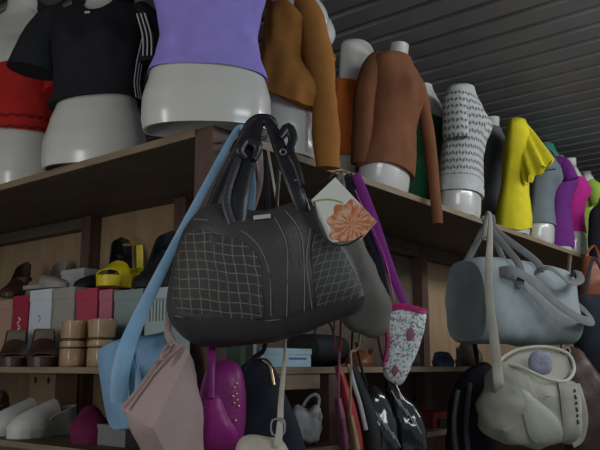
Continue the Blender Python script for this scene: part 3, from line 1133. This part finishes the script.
for ln in ([(196, 222), (222, 228), (246, 238), (262, 254), (271, 280), (272, 318)], [(286, 216), (300, 238), (304, 270), (304, 318)], [(310, 234), (306, 262), (309, 290), (312, 314)],
           [(275, 222), (287, 250), (288, 290), (287, 320)], [(178, 317), (205, 323), (250, 324), (300, 318), (345, 305), (362, 296)]):
    P.line(h.path(ln), .0011, .0012, st)
st.build('seam_stitching', M_stitch, body)
MB().box(h.p(262, 217, -.066), (.040, .003, .010), ry=-.12, rx=-.25).build('metal_plate', mat('pale_metal', (.75, .73, .68), .35, .5, metal=.5), body, bevel=.001)
P.patch(h.path([(213, 240), (219, 240), (220, 256), (217, 264), (213, 256)]), .005, .002, n=3).build('pocket_tab', M_bag, body)
M_pat = leather('handle_patent', (.013, .013, .016), .36, .12)
hd = MB().sweep(h.path([(236, 222, -.065), (240, 190, -.06), (250, 150, -.035), (257, 126, -.01), (264, 121, -.0), (272, 128, -.012), (284, 160, -.04), (296, 190, -.06), (304, 212, -.055)]), [.024, .024, .022, .016, .012, .014, .018, .018, .016], .0055, n=12).build('handle', M_pat, h.o)
for q in ((283, 152), (296, 183), (302, 200)):
    c = h.p(q[0], q[1], -.060)
    MB().sweep([c + Vector((.007 * math.cos(a), 0, .007 * math.sin(a))) for a in [2 * PI * k / 14 for k in range(14)]], .0016, sub=1, n=6, closed=True).build('ring', M_steel, hd)
MB().sweep(h.path([(280, 138, -.03), (288, 128, -.025), (293, 140, -.03), (290, 152, -.04), (296, 166, -.05), (302, 186, -.06)]), [.010, .014, .012, .012, .010, .008], .007, n=10).build('strap_end', M_pat, h.o)
MB().sweep(h.path([(246, 158, -.05), (240, 150, -.055), (247, 140, -.05), (258, 146, -.05), (254, 160, -.052)]), [.008, .012, .013, .012, .008], .006, n=10).build('strap_loop', M_pat, h.o)
MB().sweep(h.path([(208, 214, .03), (222, 180, .03), (238, 148, .02), (250, 124, .012), (262, 118, .006), (274, 124, .012), (279, 160, .03), (277, 200, .03), (276, 222, .02)]), [.012, .012, .012, .012, .012, .010, .006, .005, .005], .005, n=12).build('handle', M_pat, h.o)
MB().sweep(h.path([(232, 224, -.075), (226, 200, -.07), (234, 170, -.06), (246, 140, -.03)]), [.010, .011, .010, .007], .004).build('strap_end', leather('worn_black_strap', (.035, .035, .042), .4), h.o)
hook(W(PX(264, 122, 1.735)[0], 1.735, PX(264, 122, 1.735)[1] - .040), (X0 + .045, Y0 - .008, ZT - .045))

# pale blue box bag
M_blue = leather('pale_blue_leather', (.205, .375, .55), .45)
h = Hang('shoulder_bag', 'pale blue box-shaped shoulder bag on a long strap', 'bag', 140, 424, 1.85, 0)
hh = PX(140, 338, 1.85)[1] - h.z
rz = math.radians(38)
bb = MB()
rings = []
for i in range(17):
    a = -1 + 2 * i / 16
    k = .82 + .18 * max(0, 1 - abs(a) ** 5) ** .5
    r = []
    for j in range(40):
        an = 2 * PI * j / 40
        c, s_ = math.cos(an), math.sin(an)
        r.append(Vector((math.copysign(abs(c) ** .42, c) * .108 * k, a * .068, hh / 2 + math.copysign(abs(s_) ** .42, s_) * hh / 2 * (.93 + .07 * k))))
    rings.append(r)
rotm = Matrix.Rotation(math.radians(-52), 3, 'Z')
bo = bb.loft(rings)
tilt = Matrix.Rotation(math.radians(-13), 3, 'Y')
bc = Vector((0, 0, hh / 2))
bo.v = [bc + tilt @ (rotm @ p - bc) for p in bo.v]
bo = bo.build('body', M_blue, h.o, wr=(.002, 10))
pp = MB()
for sg in (-1, 1):
    q = []
    for j in range(40):
        an = 2 * PI * j / 40
        c, s_ = math.cos(an), math.sin(an)
        q.append(bc + tilt @ (rotm @ Vector((math.copysign(abs(c) ** .42, c) * .1065, sg * .054, hh / 2 + math.copysign(abs(s_) ** .42, s_) * hh / 2)) - bc))
    pp.sweep(q, .0032, sub=1, n=6, closed=True)
pp.build('piping', leather('pale_blue_piping', (.16, .30, .46), .4), bo)
sb = MB().sweep(h.path([(119, 402, -.118), (120, 378, -.126), (126, 350, -.122), (138, 320, -.085), (168, 258, -.065), (205, 188, -.07), (232, 138, -.06), (240, 127, -.05), (246, 129, -.035)]), [.020, .021, .021, .018, .0125, .0105, .009, .007, .006], .003, n=10).build('strap', M_blue, h.o)
MB().sweep(h.path([(246, 129, -.035), (249, 142, -.025), (252, 200, -.028), (236, 280, -.030), (200, 312, -.034), (172, 324, -.03)]), .009, .003).build('strap', M_blue, h.o)
hook(W(PX(243, 128, 1.80)[0], 1.80, PX(243, 128, 1.80)[1] - .014), (X0 + .02, Y0 - .008, ZT - .03))

# pink pouch
M_pink = mat('dusty_pink_satin', (.40, .295, .28), .5, .35, var=(.06, 14), bump=(60, .3))
h = Hang('toiletry_bag', 'dusty pink satin zip bag shaped like a pyramid', 'bag', 165, 470, 1.62)
hl = MB().hull(h.path([(174, 343, .03), (186, 345, .02), (121, 409, 0), (125, 418, -.01), (153, 428, -.075), (190, 352, .0), (197, 374, .05), (203, 420, .06), (205, 468, .06), (176, 472, -.03), (165, 470, -.03), (138, 440, .0), (150, 470, .03), (200, 470, .07)]))
body = hl.build('body', M_pink, h.o, bevel=.010, seg=3, subd=3, wr=(.009, 14))
zp = MB().sweep(h.path([(176, 345, .004), (160, 360, -.002), (140, 387, -.014), (123, 408, -.022)]), .005, .003).build('zip', leather('pink_zip', (.30, .20, .19), .5), body)
MB().sweep(h.path([(176, 346, .0), (170, 356, -.014), (162, 360, -.02), (163, 350, -.014), (172, 341, .0)]), .003, n=8).build('zip_pull', leather('pink_zip', (.30, .20, .19), .5), zp)
MB().sweep(h.path([(178, 347, .02), (173, 344, .05), (168, 330, .12), (176, 306, .19), (232, 250, .215), (258, 190, .215), (259, 150, .20)]), .009, .003).build('wrist_loop', M_pink, h.o)

# magenta flap bag
M_mgb = leather('magenta_leather', (.24, .020, .165), .4)
h, P, body = bag('shoulder_bag', 'small magenta leather flap bag with gold studs', 222, 452, 1.76,
                 [(206, 372), (214, 363), (228, 360), (240, 366), (245, 385), (246, 415), (243, 438), (234, 450), (216, 456), (202, 452), (199, 430), (200, 395)], .10, M_mgb, wr=(.002, 10), pw=4)
fl = P.patch(h.path([(201, 396), (212, 392), (222, 396), (230, 415), (240, 434), (232, 446), (214, 452), (202, 446), (199, 420)]), .004, .010).build('flap', leather('magenta_flap', (.31, .020, .20), .38), body)
mb = MB()
for q in ((236, 387), (238, 393), (235, 395), (239, 399), (236, 402), (240, 405), (237, 419), (238, 383)):
    p = h.p(*q)
    p.y = P.front(p.x, p.z) - .002
    r = .0038
    mb.loft([[p + Vector((math.cos(2 * PI * k / 10) * r * math.sin(b), -math.cos(b) * r, math.sin(2 * PI * k / 10) * r * math.sin(b))) for k in range(10)] for b in (.15, .7, 1.2, 1.9, 2.6)])
mb.build('gold_stud', M_gold, body)
MB().sweep(h.path([(211, 398, -.062), (211, 375, -.055), (212, 352, -.03), (213, 340, .04), (225, 250, .11), (248, 150, .10)]), .009, .003).build('strap', M_mgb, h.o)

# dark cloth bag, hanging behind
M_dk = cloth('dark_slate_cloth', (.020, .023, .032))
h, P, body = bag('tote_bag', 'black cloth tote hanging behind the magenta bag', 268, 470, 1.85,
                 [(238, 372), (250, 362), (266, 358), (276, 372), (284, 390), (296, 420), (308, 450), (312, 480), (270, 486), (238, 480), (234, 440), (235, 400)], .07, M_dk, wr=(.006, 11))
MB().sweep(h.path([(244, 370, -.02), (255, 357, .0), (266, 340, .0), (270, 250, .0), (266, 160, -.03)]), .006, .003).build('strap', M_dk, h.o)
MB().sweep(h.path([(263, 360, -.02), (270, 366, -.03), (274, 385, -.045)]), .003, .002).build('zip', M_gold, body)

# cream bag on a buckled strap
M_crm = leather('cream_leather', (.44, .40, .33), .5)
h, P, body = bag('shoulder_bag', 'cream bag on a thin buckled strap, cut off by the bottom edge', 262, 500, 1.63,
                 [(240, 440), (252, 435), (268, 437), (282, 440), (292, 460), (292, 495), (262, 502), (236, 496), (234, 460)], .08, M_crm, wr=(.003, 10))
s1 = MB().sweep(h.path([(278, 446, -.042), (280, 425, -.03), (281, 400, .0), (284, 365, .13), (285, 343, .195), (280, 230, .195), (268, 150, .15)]), [.008, .007, .006, .005, .004, .003, .003], .002).build('strap', M_crm, h.o)
mb = MB()
c = h.p(278, 427, -.034)
mb.sweep([c + Vector((x_, 0, z_)) for x_, z_ in ((-.012, -.014), (.012, -.014), (.012, .014), (-.012, .014))], .0022, sub=3, n=6, closed=True)
mb.build('buckle', M_steel, s1)

# white plastic carrier bag on the low shelf of the right bay
h, P, body = bag('plastic_bag', 'crumpled white carrier bag with looped handle on the low shelf', 306, 441, 2.24,
                 [(294, 408), (300, 404), (308, 410), (316, 404), (321, 412), (322, 432), (318, 441), (300, 441), (292, 434)], .07, mat('white_polythene', (.5, .52, .53), .35, .4, bump=(40, .8), pattern=pat_speck([((.52, .54, .55), .8), ((.46, .40, .42), .2)], 40)), wr=(.008, 30))
h.o.location.z = Z3 + .014
MB().sweep(h.path([(303, 406, 0), (308, 398, -.005), (315, 394, 0), (319, 398, .005), (318, 408, 0)]), .0045, .0015).build('handle', MATS['white_polythene'], h.o)

# olive grey cloth bag behind the handbag
M_olv = cloth('olive_grey_cloth', (.145, .14, .125))
h, P, body = bag('tote_bag', 'olive grey cloth bag hanging right of the black handbag', 365, 335, 2.12,
                 [(322, 232), (340, 224), (358, 232), (368, 252), (380, 280), (391, 305), (392, 322), (384, 334), (364, 336), (345, 326), (330, 290)], .11, M_olv, wr=(.009, 14))
MB().sweep(h.path([(330, 236, -.03), (333, 210, .0), (336, 190, .03), (340, 175, .05), (344, 190, .04), (350, 234, 0)]), .007, .003).build('strap', M_olv, h.o)
hook(W(PX(340, 181, 2.17)[0], 2.17, PX(340, 181, 2.17)[1] - .026), (xr(342, Y0), Y0, ZT + .01))

# flower printed pouch
def pat_flower(nt, b, tc):
    sp = nd(nt, 'ShaderNodeSeparateXYZ')
    nt.links.new(tc.outputs['Object'], sp.inputs[0])
    cx, cz = .020, -.028
    dx, dz = mth(nt, 'SUBTRACT', sp.outputs[0], cx), mth(nt, 'SUBTRACT', sp.outputs[2], cz)
    an = mth(nt, 'ARCTAN2', dz, dx)
    rr = mth(nt, 'SQRT', mth(nt, 'ADD', mth(nt, 'MULTIPLY', dx, dx), mth(nt, 'MULTIPLY', dz, dz)))
    pet = mth(nt, 'ADD', .054, mth(nt, 'MULTIPLY', mth(nt, 'SINE', mth(nt, 'MULTIPLY', an, 9.0)), .005))
    fac = mth(nt, 'LESS_THAN', rr, pet)
    cb = nd(nt, 'ShaderNodeCombineXYZ')
    nt.links.new(mth(nt, 'MULTIPLY', an, 2.2), cb.inputs[0])
    nt.links.new(mth(nt, 'MULTIPLY', rr, 22.0), cb.inputs[1])
    no = nd(nt, 'ShaderNodeTexNoise')
    no.inputs['Scale'].default_value = 2.2
    no.inputs['Detail'].default_value = 3
    nt.links.new(cb.outputs[0], no.inputs['Vector'])
    rp = nd(nt, 'ShaderNodeValToRGB')
    rp.color_ramp.elements[0].position = .42
    rp.color_ramp.elements[1].position = .64
    rp.color_ramp.elements[0].color = (.50, .13, .045, 1)
    rp.color_ramp.elements[1].color = (.62, .42, .28, 1)
    nt.links.new(no.outputs['Fac'], rp.inputs['Fac'])
    # stem
    sx = mth(nt, 'SUBTRACT', mth(nt, 'MULTIPLY', mth(nt, 'SINE', mth(nt, 'MULTIPLY', sp.outputs[0], 42.0)), -.008), mth(nt, 'SUBTRACT', sp.outputs[2], .022))
    stem = mth(nt, 'MULTIPLY', mth(nt, 'LESS_THAN', mth(nt, 'ABSOLUTE', sx), .0025), mth(nt, 'LESS_THAN', sp.outputs[0], .0))
    c1 = mixc(nt, stem, (.64, .64, .58), (.30, .32, .10))
    nt.links.new(mixc(nt, fac, c1, rp.outputs['Color']), b.inputs['Base Color'])


M_flow = mat('flower_print', (.7, .7, .64), .6, .3, pattern=pat_flower)
h = Hang('printed_pouch', 'flat white pouch with an orange flower print, hung tilted', 'pouch', 343, 213, 1.63)
cr = [h.p(*q) for q in ((335, 178), (376, 222), (360, 240), (331, 243), (312, 200))]
mb = MB()
mb.hull([c + Vector((0, -.006, 0)) for c in cr] + [c + Vector((0, .008, 0)) for c in cr])
pb = mb.build('pouch_body', M_flow, h.o, bevel=.003)
MB().sweep([c + Vector((0, .001, 0)) for c in cr], .0022, sub=1, n=6, closed=True).build('edge_binding', mat('cream_binding', (.55, .54, .48), .7), pb)
MB().sweep(h.path([(334, 180, .0), (329, 178, .03), (322, 183, .07), (314, 192, .085)]), .0025, n=8).build('cord', M_black, h.o)
MB().sweep(h.path([(314, 202, -.006), (320, 226, -.012), (330, 242, -.012), (346, 245, -.010), (362, 236, -.006)]), .0022, n=8).build('cord', M_black, h.o)
MB().sweep(h.path([(329, 178, .03), (336, 172, .2), (346, 172, .4), (350, 176, .48)]), .0022, n=8).build('cord', M_black, h.o)

# floral pouch on purple strap
M_ppl = cloth('violet_webbing', (.23, .035, .24))
M_flor = mat('silver_floral_print', (.5, .5, .5), .4, .4, bump=(60, .5), pattern=pat_speck([((.62, .66, .66), .50), ((.26, .34, .32), .24), ((.34, .12, .16), .08), ((.78, .78, .79), .18)], 190))
h, P, body = bag('phone_pouch', 'tall silver floral pouch with a pink zip top on a violet strap', 404, 386, 2.18,
                 [(384, 310), (398, 306), (424, 312), (425, 325), (420, 345), (412, 365), (405, 380), (398, 386), (386, 378), (383, 368), (388, 345), (386, 325)], .035, M_flor, wr=(.002, 18), pw=5)
M_pz = leather('pink_trim', (.40, .018, .13), .35)
P.patch(h.path([(383, 306), (400, 303), (425, 309), (424, 314), (400, 309), (384, 313)]), .004, .002, n=3).build('zip_top', M_pz, body)
MB().sweep(h.path([(384, 310, -.004), (386, 328, -.004), (387, 345, -.004), (383, 366, -.004)]), .005, .014).build('side_gusset', M_pz, body)
P.patch(h.path([(406, 331), (411, 328), (414, 335), (410, 341), (406, 339)]), .002, .001, n=3).build('printed_rose', mat('rose_print', (.28, .10, .13), .5), body)
P.patch(h.path([(391, 371), (394, 364), (398, 370), (394, 376)]), .002, .001, n=3).build('printed_leaf', mat('rose_print', (.28, .10, .13), .5), body)
MB().sweep(h.path([(356, 174, .12), (364, 195, .10), (376, 228, .06), (390, 268, .02), (406, 308, .0)]), [.014, .016, .017, .014, .010], .003).build('strap', M_ppl, h.o)
sp_ = MB().sweep(h.path([(348, 174, .13), (358, 205, .11), (374, 250, .05), (388, 300, -.005), (388, 310, -.01)]), [.011, .012, .013, .010, .008], .003).build('strap', cloth('navy_webbing', (.022, .022, .034)), h.o)
MB().sweep(h.path([(355, 190, .10), (366, 215, .075), (384, 256, .028), (394, 300, -.012)]), .0025, .002, n=6).build('glitter_piping', mat('glitter_pink', (.55, .10, .35), .3, .5, bump=(300, .8), metal=.3), sp_)
hook(W(PX(353, 176, 2.325)[0], 2.325, PX(353, 176, 2.325)[1] - .004), (xr(357, Y0), Y0, ZT + .004))

# grey duffel
M_duf = cloth('grey_duffel_cloth', (.28, .32, .33))
M_dufs = cloth('grey_duffel_strap', (.17, .18, .18))
FD = 2.78
h = Hang('duffel_bag', 'large soft grey duffel bag with looped handles', 'bag', 516, 345, FD)
ang = math.radians(38)
z_t = PX(516, 262, FD)[1] - h.z
rm = Matrix.Rotation(ang, 3, 'Z')
rings = []
LX, LY = .285, .14
for i in range(23):
    a = -1 + 2 * i / 22
    k = .70 + .30 * max(0, 1 - abs(a) ** 6) ** .5
    sag = .02 * (abs(a) ** 2)
    r = []
    for j in range(44):
        an = 2 * PI * j / 44
        c, s_ = math.cos(an), math.sin(an)
        zz = z_t / 2 * (1 + math.copysign(abs(s_) ** .62, s_) * (.86 + .14 * k)) - sag * (1 if s_ > 0 else 0)
        wy = LY * (1.0 - .16 * (zz / z_t))
        r.append(rm @ Vector((a * LX, math.copysign(abs(c) ** .6, c) * wy * k, zz)))
    rings.append(r)
body = MB().loft(rings).build('body', M_duf, h.o, wr=(.012, 8))


def dloc(a, b, z):
    return rm @ Vector((a * LX, b * LY, z * z_t))


MB().sweep([dloc(-.98, -.2, .93), dloc(-.5, -.05, 1.0), dloc(0, 0, 1.0), dloc(.6, .0, 1.0), dloc(.98, .1, .90)], .008, .004, nrm=(0, 0, 1)).build('zip', M_dufs, body)
hp = h.p(485, 220, -.02)
hp2 = h.p(489, 219, 0)
MB().sweep([dloc(-.55, -1.02, .62), dloc(-.5, -.98, .86), dloc(-.45, -.6, 1.06), hp.lerp(dloc(-.45, -.5, 1.06), .4), hp, hp + Vector((.010, .01, 0)), hp.lerp(dloc(-.1, -.5, 1.05), .4), dloc(.02, -.75, .97), dloc(.06, -.78, .84)], .014, .003, n=10).build('handle', M_dufs, h.o)
MB().sweep([dloc(-.6, .6, .95), hp2.lerp(dloc(-.6, .5, 1.0), .4), hp2, hp2 + Vector((.012, .0, .002)), hp2.lerp(dloc(.1, .5, 1.0), .4), dloc(.22, .5, .98), dloc(.28, .5, .86)], .013, .003, n=10).build('handle', M_dufs, h.o)
MB().sweep([dloc(-.82, -.55, .76), dloc(-.72, -1.0, .80), dloc(-.45, -1.14, .72), dloc(0, -1.30, .46), dloc(.5, -1.32, .30), dloc(.9, -1.15, .30), dloc(1.04, -.75, .45), dloc(1.0, -.3, .62)], .020, .004, nrm=(0.45, -.9, .35), n=10).build('shoulder_strap', M_dufs, h.o)
MB().sweep([dloc(-.04, -.7, .82), dloc(.06, -1.08, .88), dloc(.35, -1.28, .72), dloc(.65, -1.22, .78), dloc(.80, -.95, .90), dloc(.84, -.6, .80)], .016, .004, nrm=(0.3, -.6, .8), n=10).build('handle', M_dufs, h.o)
tip = W(PX(488, 229, 2.60)[0], 2.60, PX(488, 229, 2.60)[1] - .026)
hook(tip, (xr(488, Y0), Y0, ZT - .001))

# white crossbody bag
M_wht = mat('off_white_canvas', (.43, .42, .345), .7, .25, bump=(150, .3), var=(.08, 12))
M_wstr = cloth('off_white_strap', (.36, .345, .29))
FW = 2.52
h, P, body = bag('crossbody_bag', 'off-white canvas crossbody bag with open top and long strap', 530, 448, FW,
                 [(489, 372), (500, 360), (520, 366), (548, 378), (572, 380), (577, 388), (581, 412), (578, 436), (560, 444), (530, 448), (500, 440), (482, 430), (478, 410), (482, 386)], .17, M_wht, wr=(.014, 17), pw=3.2)
fp = P.patch(h.path([(512, 392), (518, 390), (536, 404), (552, 420), (560, 438), (540, 444), (524, 436), (516, 415)]), .004, .008).build('front_flap', mat('white_satin', (.50, .52, .43), .45, .35, bump=(60, .3)), body)
sp_ = P.patch(h.path([(552, 382), (570, 382), (573, 410), (577, 438), (566, 444), (556, 435), (552, 405)]), .010, .004).build('side_band', M_wstr, body)
mb = MB()
for k in range(6):
    p = h.p(566 + k * .6, 390 + k * 6)
    p.y = P.front(p.x, p.z) - .016
    mb.box(p, (.006, .003, .010 + .004 * (k % 2)), ry=.3 * (-1) ** k)
mb.build('printed_letters', mat('black_ink', (.02, .02, .02), .6), sp_, sm=False)
MB().sweep(h.path([(500, 362, .0), (517, 350, .035), (545, 347, .05), (568, 354, .04), (574, 370, .0), (565, 381, -.05), (545, 378, -.07), (522, 368, -.06)]), .006, .005, closed=True, nrm=(0, 1, 0)).build('rim', mat('white_binding', (.52, .51, .43), .6), body)
MB().hull(h.path([(503, 364, .02), (520, 351, .05), (546, 349, .06), (567, 356, .05), (572, 372, .02), (560, 382, -.01), (530, 378, -.02)]) + h.path([(510, 374, .06), (565, 376, .05)])).build('back_wall', M_wht, h.o, bevel=.004, subd=2, wr=(.004, 20))
MB().sweep(h.path([(500, 394, -.03), (499, 385, -.080), (497, 365, -.055), (493, 330, -.055), (489, 295, -.055), (489, 262, -.05), (490, 242, .0), (490, 216, .06), (487, 214, .12), (484, 240, .15)]), [.014, .018, .017, .015, .014, .012, .008, .007, .008], .003).build('strap', M_wstr, h.o)
MB().sweep(h.path([(576, 384, .0), (581, 400, -.03), (584, 420, -.03), (580, 438, -.02), (572, 444, -.02)]), .014, .004).build('strap_end', M_wstr, h.o)
# lilac tissue inside
h2 = Hang('tissue_packet', 'crumpled lilac packet poking out of the white crossbody bag', 'packet', 536, 370, FW)
Puff([h2.p(*q) for q in ((527, 368), (526, 356), (533, 351), (543, 352), (549, 362), (547, 372), (536, 374))], .03, y=-.035).mesh().build('packet', mat('lilac_paper', (.30, .31, .40), .5, .3), h2.o, wr=(.004, 30))
# brown leather bag, far right
M_brb = leather('brown_bag_leather', (.075, .042, .034), .4)
h, P, body = bag('handbag', 'dark brown leather bag hanging behind the white crossbody bag', 592, 450, 3.0,
                 [(552, 372), (560, 352), (575, 348), (590, 362), (606, 385), (622, 400), (630, 430), (620, 455), (590, 458), (568, 450)], .14, M_brb, wr=(.012, 12))
MB().sweep(h.path([(562, 360, -.02), (563, 335, .03), (566, 300, .12), (570, 255, .25)]), .010, .004).build('strap', M_brb, h.o)
mb = MB()
for u_, v_ in ((597, 386), (565, 351)):
    p = h.p(u_, v_)
    p.y = P.front(p.x, p.z) - .004
    mb.sweep([p + Vector((.011 * math.cos(a), 0, .014 * math.sin(a))) for a in [2 * PI * k / 14 for k in range(14)]], .0025, sub=1, n=6, closed=True)
mb.build('ring', M_steel, body)
# navy bag
h, P, body = bag('tote_bag', 'dark navy tote hanging right of the grey duffel', 594, 372, 3.25,
                 [(574, 300), (592, 294), (612, 298), (626, 320), (628, 360), (610, 376), (586, 372), (574, 345)], .14, cloth('navy_cloth', (.026, .030, .042)), wr=(.008, 11))
MB().sweep(h.path([(584, 300, -.02), (588, 276, .08), (594, 258, .3), (604, 276, .1), (610, 300, 0)]), .010, .004).build('handle', M_dk, h.o)
# rust bag near right edge
h, P, body = bag('shoulder_bag', 'rust orange bag hanging from the far shelf edge', 592, 300, 3.95,
                 [(582, 262), (590, 256), (600, 262), (604, 280), (602, 298), (590, 304), (581, 294)], .10, leather('rust_bag', (.24, .065, .028), .4), wr=(.005, 14))
MB().sweep(h.path([(584, 264, 0), (588, 252, .03), (594, 246, .10), (598, 252, .04), (600, 264, 0)]), .007, .003).build('strap', MATS['rust_bag'], h.o)
# black garment at far right
h, P, body = bag('cloth_bag', 'black cloth bag hanging at the far right under the lime top', 606, 300, 4.10,
                 [(590, 214), (598, 204), (612, 204), (624, 222), (626, 262), (612, 272), (594, 266), (588, 240)], .08, M_darkcl, wr=(.008, 10))
MB().sweep(h.path([(598, 206, 0), (603, 194, .05), (610, 206, 0)]), .006, .003).build('strap', M_darkcl, h.o)

# ---------------------------------------------------------------- hanging bundle left of the low centre
M_rd = leather('red_leather', (.30, .022, .018), .35)
M_sil = mat('silver_edge', (.42, .43, .45), .3, .5, coat=.2, var=(.2, 30))
FB = 2.10
GB = 'slim bags hanging in a bundle under the middle shelf'


def slim(label, f, pts, w, t, m, extra=None, name='shoulder_bag'):
    h = Hang(name, label, 'bag', pts[-1][0], pts[-1][1], f, 0, GB)
    MB().sweep(h.path(pts), w, t, n=16, sub=7).build('body', m, h.o, wr=(.004, 14))
    u, v = pts[0][0], pts[0][1]
    du = {338: (0, -6)[v > 380], 350: (0, 7)[v > 380]}[u]
    MB().sweep(h.path([(u, v + 8, 0), (u + 1, 366, 0), (u + 1, 352, .03), (u + 2 + du, 344, 2.21 - f), (u + 4 + du, 290, 2.23 - f)]), .0035, .002).build('strap', m, h.o)
    if extra:
        extra(h)
    return h


slim('bright red slim leather bag seen edge-on below the rust shoe', FB + .005, [(338, 366, 0), (346, 395, 0), (352, 420, 0), (358, 445, 0), (360, 470, 0)], [.010, .016, .018, .015, .010], .03, M_rd)
slim('black bag with a silver edge seen sideways, right of the red one', FB + .07, [(350, 362, 0), (358, 385, 0), (366, 410, 0), (372, 440, 0), (374, 475, 0)], [.012, .020, .025, .026, .016], .03, M_bk,
     lambda h: MB().sweep(h.path([(349, 364, -.032), (354, 384, -.034), (360, 404, -.036), (366, 430, -.036)]), .006, .003).build('silver_edge', M_sil, h.o))
slim('mauve pink slim bag hanging low behind the red one', FB - .06, [(338, 398, 0), (341, 420, 0), (344, 445, 0), (345, 475, 0)], [.008, .012, .012, .008],   .028, leather('mauve_leather', (.22, .07, .13), .5))
slim('tan slim bag between the red and the silver-edged bags, low down', FB - .12, [(350, 415, 0), (354, 435, 0), (357, 455, 0), (358, 480, 0)], [.006, .010, .011, .008], .028, leather('tan_bag', (.27, .18, .10), .5))
# plastic wrapped black bags
M_wrap = mat('glossy_black_wrap', (.012, .013, .016), .12, .6, coat=.6, bump=(14, 1.0))
for k, (lab, f, ol) in enumerate((
        ('glossy black plastic-wrapped bag, left of two hanging in the centre', 2.26, [(364, 392), (374, 384), (388, 400), (396, 425), (400, 455), (392, 476), (370, 478), (362, 440)]),
        ('glossy black plastic-wrapped bag, right of two, below the floral pouch', 2.34, [(384, 378), (392, 372), (402, 392), (418, 408), (428, 440), (424, 470), (402, 476), (392, 430)]))):
    h, P, body = bag('wrapped_bag', lab, ol[5][0], 478, f, ol, .07, M_wrap, wr=(.010, 16), group='plastic-wrapped bags')
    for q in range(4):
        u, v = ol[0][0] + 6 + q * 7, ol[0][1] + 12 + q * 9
        P.line(h.path([(u, v), (u + 5, v + 9), (u + 9, v + 16)]), .0022, .002).build('plastic_fold', mat('clear_fold', (.36, .37, .40), .2, .6, coat=.5), body)  # pale streaks: highlights on the black wrap, put in as colour
    MB().sweep(h.path([(ol[0][0] + 6, ol[0][1] + 4, 0), (ol[0][0] - 2, ol[0][1] - 22, .02), (ol[0][0] - 8, ol[0][1] - 50, .05)]), .004, .002).build('strap', M_bk, h.o)
# red box + grey box at the bottom
x, _ = on_y(432, 440, Y0 + .10)
o = thing('shoe_box', 'dark red box at the bottom of the right bay', 'box', (x, Y0 + .14, Z3 + .0006))
MB().box((0, 0, .022), (.12, .16, .044)).build('carton', M_card('dark_red_card', (.19, .016, .016)), o, bevel=.002)
MB().box((0, 0, .05), (.124, .164, .014)).build('lid', M_card('dark_red_card', (.19, .016, .016)), o, bevel=.002)
x, _ = on_y(448, 440, Y0 + .03)
o = thing('shoe_box', 'small grey box in front of the dark red box', 'box', (x + .03, Y0 + .03, Z3 + .0006))
MB().box((0, 0, .018), (.10, .045, .036)).build('carton', M_card('mid_grey_card', (.17, .16, .15)), o, bevel=.002)
# black backpack-like bags
h, P, body = bag('backpack', 'black bag with hanging straps left of the white crossbody bag', 470, 470, 2.70,
                 [(452, 392), (464, 372), (482, 362), (494, 372), (498, 420), (494, 470), (466, 480), (448, 470), (446, 430)], .12, M_darkcl, wr=(.008, 11))
for du in (0, 12):
    MB().sweep(h.path([(458 + du, 390 - du * .6, -.055), (454 + du, 420, -.085), (456 + du, 450, -.085), (462 + du, 474, -.06)]), .009, .004).build('strap', leather('charcoal_strap', (.035, .035, .042), .5), h.o)
MB().sweep(h.path([(478, 366, 0), (476, 352, .16), (474, 330, .20), (474, 240, .24)]), .010, .004).build('handle', M_darkcl, h.o)
